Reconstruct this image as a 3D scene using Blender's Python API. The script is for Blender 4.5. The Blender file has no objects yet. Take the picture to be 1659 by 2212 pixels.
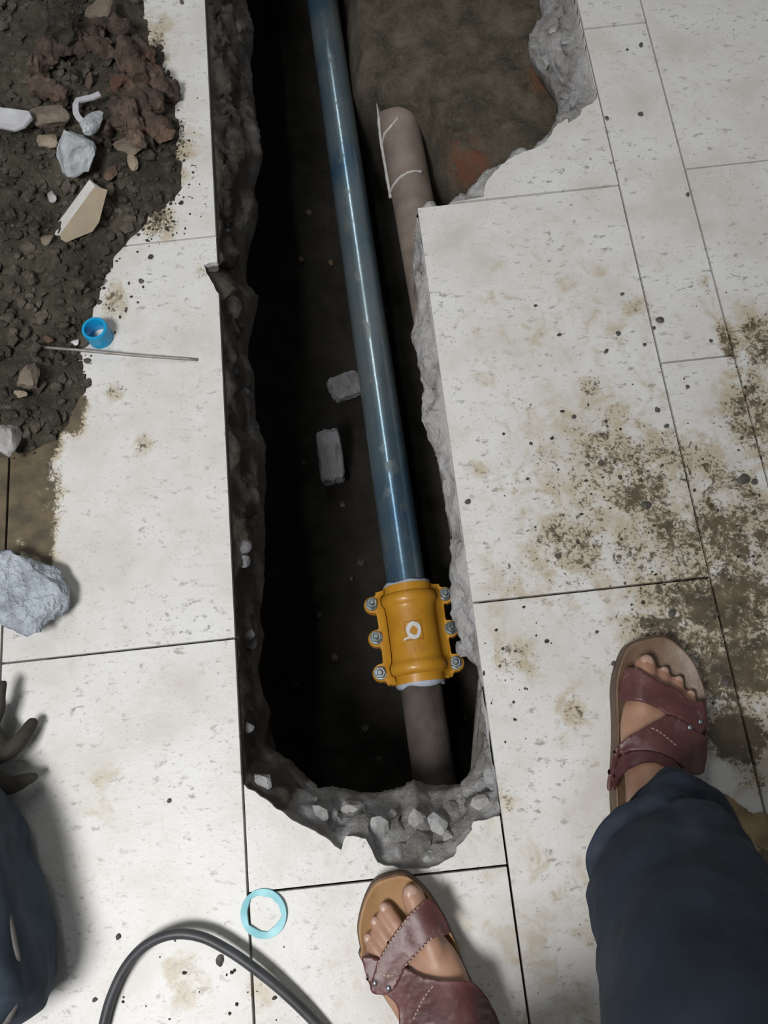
import bpy, bmesh, math, random
import numpy as np
from mathutils import Vector, Matrix, noise
from mathutils.bvhtree import BVHTree
from mathutils.geometry import delaunay_2d_cdt

scene = bpy.context.scene
COL = scene.collection
random.seed(7)
noise.seed_set(5)

# ------------------------------------------------------------------ camera
FPX = 1725.0
TILT = math.radians(17.5)      # away from straight down
ROLL = math.radians(6.2)
CAM_H = 1.0                    # tiles are 0.30 x 0.60 m
cT, sT, cA, sA = math.cos(TILT), math.sin(TILT), math.cos(ROLL), math.sin(ROLL)
CR = Vector((cA, -sA * cT, -sA * sT))
CU = Vector((sA, cA * cT, cA * sT))
CW = Vector((0, sT, -cT))
cam_data = bpy.data.cameras.new('camera')
cam_data.sensor_fit = 'VERTICAL'
cam_data.sensor_height = 36.0
cam_data.lens = FPX / 2212.0 * 36.0
cam_data.clip_start = 0.02
cam = bpy.data.objects.new('camera', cam_data)
COL.objects.link(cam)
cam.matrix_world = Matrix(((CR.x, CU.x, -CW.x, 0), (CR.y, CU.y, -CW.y, 0),
                           (CR.z, CU.z, -CW.z, CAM_H), (0, 0, 0, 1)))
scene.camera = cam

# ------------------------------------------------------------------ world, lights, exposure
world = bpy.data.worlds.new('room_ambient')
world.use_nodes = True
world.node_tree.nodes['Background'].inputs[0].default_value = (0.98, 0.985, 1.0, 1)
world.node_tree.nodes['Background'].inputs[1].default_value = 0.125
scene.world = world

def area_light(name, loc, target, sx, sy, power, color):
    d = bpy.data.lights.new(name, 'AREA')
    d.shape = 'RECTANGLE'; d.size = sx; d.size_y = sy
    d.energy = power; d.color = color
    o = bpy.data.objects.new(name, d); COL.objects.link(o)
    o.location = loc
    o.rotation_euler = (Vector(target) - Vector(loc)).to_track_quat('-Z', 'Y').to_euler()
    return o
area_light('ceiling_lamp', (-0.85, -0.55, 2.1), (0.10, 0.35, 0), 0.8, 0.45, 49, (1.0, 0.99, 0.975))
tube_lamp = area_light('ceiling_tube_lamp', (-0.42, 1.75, 2.6), (-0.42, 1.75, 0), 0.10, 1.5, 8, (0.97, 1.0, 0.96))
area_light('ceiling_tube_lamp', (-0.42, 3.55, 2.6), (-0.42, 3.55, 0), 0.10, 1.5, 8, (0.97, 1.0, 0.96))

scene.view_settings.view_transform = 'Standard'
scene.view_settings.look = 'None'
scene.view_settings.gamma = 1
scene.view_settings.use_curve_mapping = False
scene.view_settings.exposure = -0.05

# ------------------------------------------------------------------ helpers
def ray(px, py):
    return (px - 829.5) / FPX * CR - (py - 1106.0) / FPX * CU + CW

def P(px, py, z=0.0):
    """world point at height z that lies on the line of sight of a photo pixel"""
    d = ray(px, py); k = (z - CAM_H) / d.z
    return Vector((d.x * k, d.y * k, z))

def mesh_obj(name, verts, faces, mat=None, parent=None, smooth=False):
    me = bpy.data.meshes.new(name)
    me.from_pydata([tuple(v) for v in verts], [], faces)
    me.update()
    return link_mesh(name, me, mat, parent, smooth)

def link_mesh(name, me, mat=None, parent=None, smooth=False):
    o = bpy.data.objects.new(name, me); COL.objects.link(o)
    if mat: me.materials.clear(); me.materials.append(mat)
    if smooth: me.polygons.foreach_set('use_smooth', [True] * len(me.polygons))
    if parent: o.parent = parent
    return o

def bm_obj(name, bm, mat=None, parent=None, smooth=False):
    me = bpy.data.meshes.new(name)
    bmesh.ops.recalc_face_normals(bm, faces=bm.faces)
    bm.to_mesh(me); bm.free()
    return link_mesh(name, me, mat, parent, smooth)

def empty(name, loc=(0, 0, 0), rot=None):
    o = bpy.data.objects.new(name, None); COL.objects.link(o)
    o.location = loc
    if rot is not None: o.rotation_euler = rot
    o.empty_display_size = 0.05
    return o

def tag(o, label=None, cat=None, group=None, kind=None):
    if label: o['label'] = label
    if cat: o['category'] = cat
    if group: o['group'] = group
    if kind: o['kind'] = kind
    return o

def baked(o):
    """mesh of an object with its modifiers applied; the object itself is removed"""
    dg = bpy.context.evaluated_depsgraph_get(); dg.update()
    me = bpy.data.meshes.new_from_object(o.evaluated_get(dg))
    bpy.data.objects.remove(o)
    return me

def fbm(v, octv=4, h=1.0):
    return noise.fractal(v, h, 2.0, octv)

def inside(pt, poly):
    x, y = pt[0], pt[1]; c = False; n = len(poly); j = n - 1
    for i in range(n):
        xi, yi = poly[i][0], poly[i][1]; xj, yj = poly[j][0], poly[j][1]
        if (yi > y) != (yj > y) and x < (xj - xi) * (y - yi) / (yj - yi) + xi: c = not c
        j = i
    return c

def sdist_grid(X, Y, poly):
    """signed distance (positive inside) of numpy points to a polygon"""
    d = np.full(X.shape, 1e9); ins = np.zeros(X.shape, bool); n = len(poly)
    for i in range(n):
        ax, ay = poly[i][0], poly[i][1]; bx, by = poly[(i + 1) % n][0], poly[(i + 1) % n][1]
        ex, ey = bx - ax, by - ay; L = ex * ex + ey * ey + 1e-12
        t = np.clip(((X - ax) * ex + (Y - ay) * ey) / L, 0, 1)
        d = np.minimum(d, np.hypot(X - ax - t * ex, Y - ay - t * ey))
        cond = (ay > Y) != (by > Y)
        xin = (bx - ax) * (Y - ay) / ((by - ay) if abs(by - ay) > 1e-12 else 1e-12) + ax
        ins ^= cond & (X < xin)
    return np.where(ins, d, -d)

def sstep(a, b, x):
    t = np.clip((x - a) / (b - a), 0, 1); return t * t * (3 - 2 * t)

def catmull(pts, n=10):
    out = []
    q = [2 * pts[0] - pts[1]] + pts + [2 * pts[-1] - pts[-2]]
    for i in range(1, len(q) - 2):
        for k in range(n):
            t = k / n; a, b, c, d = q[i - 1], q[i], q[i + 1], q[i + 2]
            out.append(.5 * ((2 * b) + (c - a) * t + (2 * a - 5 * b + 4 * c - d) * t * t + (3 * b - a - 3 * c + d) * t ** 3))
    out.append(pts[-1]); return out

def remeshed(parts, voxel, smooth_it=4, name='tmp'):
    """union of closed primitive meshes as one continuous surface"""
    bm = bmesh.new()
    for verts, faces in parts:
        vs = [bm.verts.new(v) for v in verts]
        for f in faces:
            try: bm.faces.new([vs[i] for i in f])
            except ValueError: pass
    bmesh.ops.recalc_face_normals(bm, faces=bm.faces)
    o = bm_obj(name, bm)
    m = o.modifiers.new('r', 'REMESH'); m.mode = 'VOXEL'; m.voxel_size = voxel
    if smooth_it:
        s = o.modifiers.new('s', 'SMOOTH'); s.factor = .5; s.iterations = smooth_it
    return baked(o)

def loft(rings):
    n = len(rings[0]); verts = [p for r in rings for p in r]; faces = []
    for i in range(len(rings) - 1):
        for k in range(n): faces.append((i * n + k, i * n + (k + 1) % n, (i + 1) * n + (k + 1) % n, (i + 1) * n + k))
    faces.append(tuple(range(n))[::-1]); faces.append(tuple((len(rings) - 1) * n + k for k in range(n)))
    return verts, faces

def limb(pts, radii, seg=20, flat=1.0):
    """capsule chain with rounded ends through the given joints"""
    fine = catmull(pts, 6); m = len(fine); rs = [float(np.interp(i / (m - 1) * (len(pts) - 1), range(len(pts)), radii)) for i in range(m)]
    t0 = (fine[1] - fine[0]).normalized(); t1 = (fine[-1] - fine[-2]).normalized()
    P2, R2 = [], []
    for k in (0, 1, 2, 3):
        a = math.pi / 2 * (1 - k / 4); P2.append(fine[0] - t0 * rs[0] * math.sin(a)); R2.append(max(rs[0] * math.cos(a), rs[0] * .05))
    P2 += fine; R2 += rs
    for k in (1, 2, 3, 4):
        a = math.pi / 2 * k / 4; P2.append(fine[-1] + t1 * rs[-1] * math.sin(a)); R2.append(max(rs[-1] * math.cos(a), rs[-1] * .05))
    rings = []
    prev = None
    for i, p in enumerate(P2):
        t = (P2[min(i + 1, len(P2) - 1)] - P2[max(i - 1, 0)]).normalized()
        if prev is None:
            a = t.cross(Vector((0, 0, 1))) if abs(t.z) < .9 else t.cross(Vector((1, 0, 0))); a.normalize()
        else: a = (prev - t * prev.dot(t)).normalized()
        prev = a; b = a.cross(t)
        rings.append([p + (a * math.cos(2 * math.pi * k / seg) + b * math.sin(2 * math.pi * k / seg) * flat) * R2[i] for k in range(seg)])
    return loft(rings)

# ------------------------------------------------------------------ materials
class NT:
    def __init__(self, name):
        self.m = bpy.data.materials.new(name); self.m.use_nodes = True
        self.t = self.m.node_tree
        self.b = self.t.nodes['Principled BSDF']
    def n(self, typ, **kw):
        nd = self.t.nodes.new(typ)
        for k, v in kw.items(): setattr(nd, k, v)
        return nd
    def l(self, a, b): self.t.links.new(a, b)
    def coord(self, which='Object'):
        if which == 'World': return self.n('ShaderNodeNewGeometry').outputs['Position']
        return self.n('ShaderNodeTexCoord').outputs[which]
    def mapping(self, vec, scale=(1, 1, 1), rot=(0, 0, 0), loc=(0, 0, 0)):
        m = self.n('ShaderNodeMapping')
        m.inputs['Scale'].default_value = scale; m.inputs['Rotation'].default_value = rot
        m.inputs['Location'].default_value = loc
        self.l(vec, m.inputs['Vector']); return m.outputs[0]
    def noise(self, vec, scale, detail=5, rough=0.55, dist=0.0):
        n = self.n('ShaderNodeTexNoise')
        n.inputs['Scale'].default_value = scale; n.inputs['Detail'].default_value = detail
        n.inputs['Roughness'].default_value = rough; n.inputs['Distortion'].default_value = dist
        self.l(vec, n.inputs['Vector']); return n.outputs['Fac']
    def ramp(self, fac, stops):
        r = self.n('ShaderNodeValToRGB'); e = r.color_ramp.elements
        while len(e) < len(stops): e.new(0.5)
        for i, (p, c) in enumerate(stops):
            e[i].position = p; e[i].color = (*c, 1) if len(c) == 3 else c
        self.l(fac, r.inputs[0]); return r.outputs[0]
    def mrange(self, v, a, b, c=0.0, d=1.0, smooth=True):
        n = self.n('ShaderNodeMapRange')
        if smooth: n.interpolation_type = 'SMOOTHSTEP'
        for i, x in zip((1, 2, 3, 4), (a, b, c, d)): n.inputs[i].default_value = x
        self.l(v, n.inputs[0]); return n.outputs[0]
    def math(self, op, a, b=None):
        n = self.n('ShaderNodeMath', operation=op)
        for i, x in enumerate((a, b)):
            if x is None: continue
            if isinstance(x, (int, float)): n.inputs[i].default_value = x
            else: self.l(x, n.inputs[i])
        return n.outputs[0]
    def mix(self, fac, a, b):
        n = self.n('ShaderNodeMix', data_type='RGBA')
        if isinstance(fac, (int, float)): n.inputs[0].default_value = fac
        else: self.l(fac, n.inputs[0])
        for i, x in ((6, a), (7, b)):
            if isinstance(x, tuple): n.inputs[i].default_value = (*x, 1)
            else: self.l(x, n.inputs[i])
        return n.outputs[2]
    def bump(self, h, strength=0.3, dist=0.01):
        b = self.n('ShaderNodeBump'); b.inputs['Strength'].default_value = strength
        b.inputs['Distance'].default_value = dist
        self.l(h, b.inputs['Height']); self.l(b.outputs[0], self.b.inputs['Normal'])
    def col(self, x):
        if isinstance(x, tuple): self.b.inputs['Base Color'].default_value = (*x, 1)
        else: self.l(x, self.b.inputs['Base Color'])
    def rough(self, x):
        if isinstance(x, (int, float)): self.b.inputs['Roughness'].default_value = x
        else: self.l(x, self.b.inputs['Roughness'])
    def set(self, k, v): self.b.inputs[k].default_value = v

def simple(name, cols, scale=20, rough=0.7, bump=0.0, bscale=None, metal=0.0, detail=5, dist=0.0, spec=None, bdist=0.004):
    t = NT(name); v = t.coord('Object')
    f = t.noise(v, scale, detail, 0.6, dist)
    n = len(cols)
    t.col(t.ramp(f, [(0.3 + 0.4 * i / max(1, n - 1), c) for i, c in enumerate(cols)]))
    t.rough(rough); t.set('Metallic', metal)
    if spec is not None: t.set('Specular IOR Level', spec)
    if bump: t.bump(t.noise(v, bscale or scale * 3, 4), bump, bdist)
    return t.m

# stains on the tiles: (photo x, photo y, radius x, radius y in metres, strength)
STAINS = [(1330, 990, .13, .13, .82), (1430, 1100, .16, .18, .92), (1570, 1160, .14, .2, .97),
          (1630, 900, .07, .12, .95), (1640, 730, .05, .09, .95), (1385, 665, .035, .03, .78),
          (1275, 830, .028, .03, .8), (1330, 740, .03, .05, .6), (1180, 985, .035, .025, .7), (1035, 1015, .03, .022, .62),
          (1230, 1180, .1, .11, .8), (1490, 1320, .13, .1, 1.1), (1610, 1330, .1, .12, 1.2),
          (1590, 1450, .09, .08, 1.2), (1595, 1590, .06, .05, 1.5), (1110, 1420, .06, .05, .68),
          (1240, 1530, .03, .04, .75), (1080, 1330, .03, .05, .55), (1530, 620, .012, .06, .8), (1570, 740, .02, .06, 1.0),
          (1635, 1860, .06, .06, 1.25), (1630, 1690, .04, .03, .7), (1090, 1250, .05, .06, .58), (1270, 2030, .03, .02, .7),
          (1230, 2010, .03, .012, .6), (30, 1080, .075, .13, 2.2), (85, 1150, .028, .09, 1.8), (60, 960, .06, .06, 2.0), (245, 845, .025, .018, .9),
          (310, 965, .022, .03, .85), (225, 1700, .035, .06, .5), (400, 2120, .04, .05, .72), (560, 2160, .03, .05, .68),
          (435, 590, .012, .02, .9), (245, 650, .03, .05, .85), (345, 480, .04, .05, .95), (150, 890, .035, .05, 1.9),
          (1330, 1080, .24, .24, .64), (1100, 2100, .3, .25, .36), (1200, 700, .25, .2, .36), (380, 330, .05, .08, .8),
          (330, 100, .05, .12, .9), (1090, 1730, .02, .03, .7), (820, 1970, .02, .02, .4),
          (1760, 900, .1, .16, .9), (1780, 1200, .12, .16, 1.0), (1760, 1500, .1, .14, .95), (1760, 1850, .08, .1, .9), (1850, 1100, .14, .16, .7), (1720, 700, .07, .1, .8)]

def tile_material():
    t = NT('cream_stone_tile'); v = t.coord('World')
    base = t.ramp(t.noise(v, 9, 4, 0.6), [(0.3, (0.60, 0.575, 0.54)), (0.5, (0.69, 0.68, 0.66)), (0.7, (0.73, 0.73, 0.725))])
    # travertine pores: short flecks lying roughly across the tile
    vm = t.mapping(v, (58, 92, 1), (0, 0, 0.3))
    por = t.noise(vm, 1.0, 5, 0.7, 0.15)
    pm = t.mrange(por, 0.555, 0.66)
    pa = t.mrange(t.noise(v, 9, 4, 0.65), 0.38, 0.62, 0.05, 0.95)
    c = t.mix(t.math('MULTIPLY', pm, pa), base, (0.31, 0.295, 0.265))
    por2 = t.noise(t.mapping(v, (230, 300, 1)), 1.0, 2, 0.5)
    c = t.mix(t.math('MULTIPLY', t.mrange(por2, 0.60, 0.72), t.mrange(t.noise(v, 21, 2), 0.4, 0.6, 0.1, 0.6)), c, (0.30, 0.28, 0.25))
    c = t.mix(t.math('MULTIPLY', t.mrange(t.noise(v, 6, 4, 0.6), 0.48, 0.68), 0.30), c, (0.50, 0.465, 0.40))
    # mud trodden over the tiles, where the stain blobs are
    at = t.n('ShaderNodeAttribute'); at.attribute_name = 'mud'; D = at.outputs['Fac']
    big = t.noise(v, 22, 3, 0.6, 0.6)
    Dn = t.math('MULTIPLY', D, t.mrange(big, 0.25, 0.6, 0.55, 1.1))
    tan = t.mrange(t.math('ADD', t.noise(v, 30, 5, 0.6, 0.8), t.math('MULTIPLY', Dn, 0.42)), 0.60, 0.92)
    c = t.mix(t.math('MULTIPLY', tan, 0.75), c, (0.46, 0.38, 0.245))
    n1 = t.noise(v, 85, 7, 0.72, 0.7)
    mud = t.mrange(t.math('ADD', n1, t.math('MULTIPLY', Dn, 0.30)), 0.765, 0.835)
    n2 = t.noise(v, 210, 6, 0.7, 0.5)
    mud2 = t.mrange(t.math('ADD', n2, t.math('MULTIPLY', Dn, 0.27)), 0.725, 0.80)
    mm = t.math('MAXIMUM', mud, t.math('MULTIPLY', mud2, 0.85))
    mudc = t.ramp(t.noise(v, 40, 4), [(0.35, (0.048, 0.039, 0.026)), (0.65, (0.125, 0.096, 0.054))])
    c = t.mix(t.math('MULTIPLY', mm, 0.92), c, mudc)
    t.col(c)
    t.rough(t.mrange(t.math('ADD', t.math('MULTIPLY', mm, 0.8), t.math('MULTIPLY', pm, -0.3)), 0, 1, 0.42, 0.3))
    t.bump(por, 0.25, 0.0015)
    return t.m

MAT = {}
MAT['tile'] = tile_material()
MAT['grout'] = simple('dark_grout', [(0.06, 0.055, 0.045), (0.15, 0.135, 0.11)], 30, 0.9, 0.3)

def concrete_material():
    t = NT('broken_concrete'); v = t.coord('World')
    c = t.ramp(t.noise(v, 14, 6, 0.65), [(0.3, (0.15, 0.13, 0.115)), (0.45, (0.30, 0.285, 0.275)), (0.56, (0.50, 0.50, 0.51)), (0.7, (0.68, 0.69, 0.71))])
    vo = t.n('ShaderNodeTexVoronoi', feature='F1'); vo.inputs['Scale'].default_value = 55; t.l(v, vo.inputs['Vector'])
    c = t.mix(t.mrange(vo.outputs['Distance'], 0.1, 0.3, 0.5, 0), c, (0.36, 0.38, 0.39))
    mudm = t.mrange(t.noise(v, 9, 4, 0.6, 0.5), 0.5, 0.62)
    c = t.mix(t.math('MULTIPLY', mudm, 0.5), c, (0.20, 0.165, 0.13))
    at = t.n('ShaderNodeAttribute'); at.attribute_name = 'earth_shade'  # earth coating, with shade of the left wall painted in
    e = t.mrange(t.math('ADD', at.outputs['Fac'], t.math('MULTIPLY', t.noise(v, 11, 4), 0.6)), 0.65, 1.05)
    c = t.mix(t.math('MULTIPLY', e, 0.9), c, (0.088, 0.070, 0.053))
    ap = t.n('ShaderNodeAttribute'); ap.attribute_name = 'pale'
    c = t.mix(t.math('MULTIPLY', ap.outputs['Fac'], t.mrange(t.noise(v, 25, 4), 0.3, 0.5)), c, (0.62, 0.60, 0.60))
    t.col(c); t.rough(0.75)
    h = t.math('ADD', t.noise(v, 60, 8, 0.7), t.math('MULTIPLY', vo.outputs['Distance'], 0.5))
    t.bump(h, 1.0, 0.010)
    return t.m
MAT['concrete'] = concrete_material()
MAT['mortar'] = simple('pale_mortar', [(0.42, 0.41, 0.40), (0.62, 0.61, 0.60), (0.70, 0.69, 0.69)], 40, 0.85, 0.7, 90)
MAT['stone_grey'] = simple('grey_stone', [(0.20, 0.19, 0.18), (0.36, 0.35, 0.345), (0.50, 0.50, 0.50)], 25, 0.8, 0.6, 80)
MAT['stone_blue'] = simple('blue_grey_stone', [(0.25, 0.26, 0.28), (0.42, 0.45, 0.48), (0.58, 0.61, 0.64)], 30, 0.75, 0.6, 90)
MAT['stone_beige'] = simple('beige_stone', [(0.20, 0.16, 0.11), (0.36, 0.30, 0.225)], 30, 0.8, 0.4, 90)
MAT['stone_brown'] = simple('brown_stone', [(0.12, 0.095, 0.07), (0.25, 0.205, 0.16)], 30, 0.85, 0.6, 80)
MAT['red_clay'] = simple('red_clay', [(0.055, 0.036, 0.027), (0.115, 0.07, 0.05), (0.20, 0.13, 0.095)], 22, 0.9, 0.8, 70, detail=7)
MAT['dark_pebble'] = simple('dark_pebble', [(0.05, 0.045, 0.04), (0.14, 0.13, 0.12)], 60, 0.7, 0.4)
MAT['chunk'] = simple('rough_blue_concrete', [(0.10, 0.105, 0.12), (0.30, 0.335, 0.38), (0.42, 0.47, 0.53), (0.50, 0.55, 0.60)], 34, 0.8, 1.0, 70, detail=8, bdist=.012)
MAT['wet_lump'] = simple('wet_earth_lump', [(0.03, 0.026, 0.022), (0.07, 0.06, 0.05)], 40, 0.6, 0.4)
MAT['stone_dark'] = simple('dark_grey_stone', [(0.10, 0.10, 0.105), (0.20, 0.20, 0.215)], 30, 0.7, 0.6, 90)  # darker grey for trench stones and aggregate on the left edge
MAT['fragment'] = simple('tile_back', [(0.27, 0.22, 0.155), (0.38, 0.315, 0.23)], 22, 0.75, 0.3)

def soil_material(name, dark, mid, light, red=None):
    t = NT(name); v = t.coord('World')
    c = t.ramp(t.noise(v, 16, 7, 0.65, 0.3), [(0.32, dark), (0.5, mid), (0.7, light)])
    c = t.mix(t.math('MULTIPLY', t.mrange(t.noise(v, 120, 4), 0.5, 0.7), 0.5), c, light)
    if red:
        for (px, py, z, r) in red:
            p = P(px, py, z)
            d = t.n('ShaderNodeVectorMath', operation='DISTANCE'); t.l(v, d.inputs[0]); d.inputs[1].default_value = tuple(p)
            f = t.math('MULTIPLY', t.mrange(d.outputs['Value'], r * 0.4, r, 1, 0), t.mrange(t.noise(v, 30, 5), 0.35, 0.6))
            c = t.mix(f, c, (0.27, 0.115, 0.065))
    if red:   # wet earth at the bottom, with the trench's shade put into the same black
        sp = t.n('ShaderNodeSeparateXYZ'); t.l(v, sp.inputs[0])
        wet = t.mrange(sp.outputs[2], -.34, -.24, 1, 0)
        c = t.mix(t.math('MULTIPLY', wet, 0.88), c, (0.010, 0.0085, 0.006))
    t.col(c); t.rough(0.88)
    t.bump(t.math('ADD', t.noise(v, 70, 8, 0.75), t.math('MULTIPLY', t.noise(v, 260, 3), 0.5)), 1.0, 0.010)
    return t.m
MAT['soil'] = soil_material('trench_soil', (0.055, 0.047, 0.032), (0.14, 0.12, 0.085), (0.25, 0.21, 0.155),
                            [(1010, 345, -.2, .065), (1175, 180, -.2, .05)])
MAT['heap'] = soil_material('heap_soil', (0.028, 0.026, 0.018), (0.082, 0.072, 0.050), (0.17, 0.15, 0.11))
MAT['clod'] = soil_material('clod_soil', (0.040, 0.036, 0.025), (0.10, 0.088, 0.064), (0.26, 0.23, 0.185))

# ------------------------------------------------------------------ trench outline
# (pixel on the tile edge, pixel on the inner lip of the concrete, depth of that lip)
def mline(y): return 838.4 + .1385 * y
PAIRS = [((424, -400), (515, -400), -.13), ((433, -200), (520, -200), -.13), ((443, 0), (532, 0), -.13),
    ((446, 60), (549, 62), -.12), ((448, 110), (538, 112), -.13), ((452, 200), (548, 200), -.13), ((455, 260), (556, 262), -.12),
    ((458, 330), (567, 332), -.12), ((461, 390), (545, 390), -.12), ((463, 440), (556, 440), -.12), ((467, 515), (529, 515), -.12),
    ((469, 565), (529, 560), -.12), ((440, 572), (529, 590), -.12), ((452, 598), (532, 610), -.12), ((477, 638), (558, 640), -.12),
    ((479, 700), (531, 690), -.12), ((482, 770), (530, 765), -.12), ((484, 810), (548, 805), -.12), ((488, 900), (550, 900), -.12),
    ((491, 960), (576, 962), -.13), ((497, 1080), (572, 1080), -.13), ((505, 1250), (571, 1250), -.13), ((509, 1330), (559, 1330), -.12),
    ((511, 1375), (573, 1372), -.12), ((514, 1435), (546, 1432), -.12), ((519, 1540), (586, 1542), -.12), ((522, 1600), (572, 1606), -.12),
    ((526, 1660), (592, 1622), -.12), ((527, 1692), (620, 1635), -.12), ((575, 1727), (650, 1665), -.12), ((632, 1772), (690, 1700), -.12),
    ((680, 1795), (720, 1700), -.12), ((737, 1836), (745, 1703), -.11), ((748, 1806), (770, 1712), -.11), ((790, 1812), (810, 1712), -.11),
    ((815, 1862), (840, 1706), -.11), ((870, 1880), (868, 1700), -.11), ((925, 1876), (893, 1682), -.10), ((980, 1850), (925, 1695), -.11),
    ((986, 1830), (960, 1694), -.11), ((1020, 1792), (1000, 1690), -.11), ((1022, 1775), (1020, 1662), -.10), ((1080, 1762), (1030, 1640), -.09),
    ((1077, 1735), (1040, 1605), -.08), ((1063, 1620), (1055, 1560), -.06), ((1054, 1560), (1048, 1530), -.05), ((1046, 1500), (1040, 1490), -.05),
    ((1038, 1440), (1030, 1440), -.05), ((1034, 1415), (1008, 1420), -.05), ((1025, 1350), (984, 1352), -.05), ((1019, 1305), (974, 1325), -.05),
    ((1010, 1240), (971, 1240), -.05), ((998, 1150), (977, 1150), -.05), ((991, 1100), (964, 1100), -.05), ((982, 1040), (958, 1040), -.05),
    ((974, 980), (940, 975), -.05), ((963, 900), (909, 905), -.05), ((953, 830), (914, 835), -.05), ((945, 770), (901, 770), -.05),
    ((938, 720), (888, 722), -.05), ((928, 650), (904, 655), -.05), ((920, 590), (890, 590), -.05), ((908, 500), (899, 500), -.05),
    ((901, 449), (902, 458), -.05), ((960, 440), (960, 446), -.05), ((1003, 433), (1003, 432), -.05), ((1045, 426), (1007, 418), -.05),
    ((1049, 397), (1024, 396), -.05), ((1067, 372), (1058, 376), -.05), ((1081, 358), (1080, 360), -.05), ((1112, 336), (1112, 339), -.05),
    ((1142, 325), (1142, 328), -.05), ((1167, 315), (1162, 312), -.05), ((1187, 297), (1178, 296), -.05), ((1205, 268), (1200, 268), -.06),
    ((1226, 256), (1203, 258), -.07), ((1228, 266), (1204, 250), -.08), ((1252, 250), (1205, 235), -.09), ((1256, 236), (1205, 225), -.1),
    ((1279, 224), (1205, 214), -.1), ((1289, 214), (1204, 200), -.1), ((1285, 183), (1203, 189), -.1), ((1276, 150), (1191, 169), -.1),
    ((1270, 122), (1173, 142), -.1), ((1262, 90), (1140, 106), -.1), ((1256, 61), (1144, 73), -.1), ((1250, 35), (1159, 47), -.1),
    ((1246, 15), (1173, 34), -.1), ((1244, 0), (1174, 0), -.1), ((1225, -80), (1150, -80), -.1), ((1180, -300), (1110, -300), -.1),
    ((1150, -400), (1090, -390), -.1), ((800, -400), (800, -385), -.1)]
TP = [P(*a) for a, b, z in PAIRS]
CP = [P(b[0], b[1], z) for a, b, z in PAIRS]
# saw-cut edges follow the joints exactly
for i, p in enumerate(TP):
    if i <= 28 and i not in (12, 13): p.x = -.2025
    if 42 <= i <= 63: p.x = .0974
NP = len(PAIRS)
def broken(i): return 28 <= i <= 43 or 66 <= i <= 92 or i in (11, 12, 13)
tile_hole = []
TS, CS = [], []
for i in range(NP):
    a, b = TP[i], TP[(i + 1) % NP]; ca, cb = CP[i], CP[(i + 1) % NP]
    n = max(1, int((b - a).length / .006), int((cb - ca).length / .006))
    n = min(n, 60)
    for k in range(n):
        t = k / n
        p = a.lerp(b, t); c = ca.lerp(cb, t)
        if broken(i):
            w = math.sin(math.pi * t) if n > 1 else 0
            q = noise.noise_vector(Vector((p.x * 90, p.y * 90, 3))) * .0032 * w
            p = p + Vector((q.x, q.y, 0))
        TS.append(p); CS.append(c)
for i in range(NP):   # cutter outline: coarse on straight cuts, fine where broken
    a, b = TP[i], TP[(i + 1) % NP]
    tile_hole.append(a.copy())
    if broken(i):
        n = max(1, int((b - a).length / .004))
        for k in range(1, n):
            p = a.lerp(b, k / n); w = math.sin(math.pi * k / n)
            q = noise.noise_vector(Vector((p.x * 90, p.y * 90, 3))) * .0032 * w
            tile_hole.append(p + Vector((q.x, q.y, 0)))

def prism(name, poly, z0, z1):
    n = len(poly)
    bm = bmesh.new()
    lo = [bm.verts.new((p[0], p[1], z0)) for p in poly]; hi = [bm.verts.new((p[0], p[1], z1)) for p in poly]
    bm.faces.new(lo[::-1]); bm.faces.new(hi)
    for i in range(n): bm.faces.new((lo[i], lo[(i + 1) % n], hi[(i + 1) % n], hi[i]))
    bmesh.ops.recalc_face_normals(bm, faces=bm.faces)
    return bm
# slightly larger hole in the screed bed below the tiles
cen = sum(TP, Vector()) / NP
big = []
for i, p in enumerate(tile_hole):
    a = tile_hole[i - 1]; b = tile_hole[(i + 1) % len(tile_hole)]
    d = (b - a); nrm = Vector((d.y, -d.x, 0)).normalized()
    big.append(p + nrm * .003)
if not inside(tile_hole[60] + (big[60] - tile_hole[60]), tile_hole): pass
else: big = [2 * p - q for p, q in zip(tile_hole, big)]
cut2 = bm_obj('cut2', prism('c', big, -.3, .3))

def boolean_cut(o, cutter):
    m = o.modifiers.new('b', 'BOOLEAN'); m.operation = 'DIFFERENCE'; m.object = cutter; m.solver = 'EXACT'
    return baked(o)

# ------------------------------------------------------------------ floor (screed bed) and its tiles
X0, X1, Y0, Y1 = -2.0025, 2.0, -1.65, 2.95
bm = bmesh.new(); bmesh.ops.create_cube(bm, size=1)
for v in bm.verts: v.co = Vector(((X0 + X1) / 2 + v.co.x * (X1 - X0), (Y0 + Y1) / 2 + v.co.y * (Y1 - Y0), -.0235 + v.co.z * .036))
fl = bm_obj('tmp', bm); floor = link_mesh('floor', boolean_cut(fl, cut2), MAT['grout'])
tag(floor, 'cream stone tiled floor laid around the open trench', None, None, 'structure')

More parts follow.
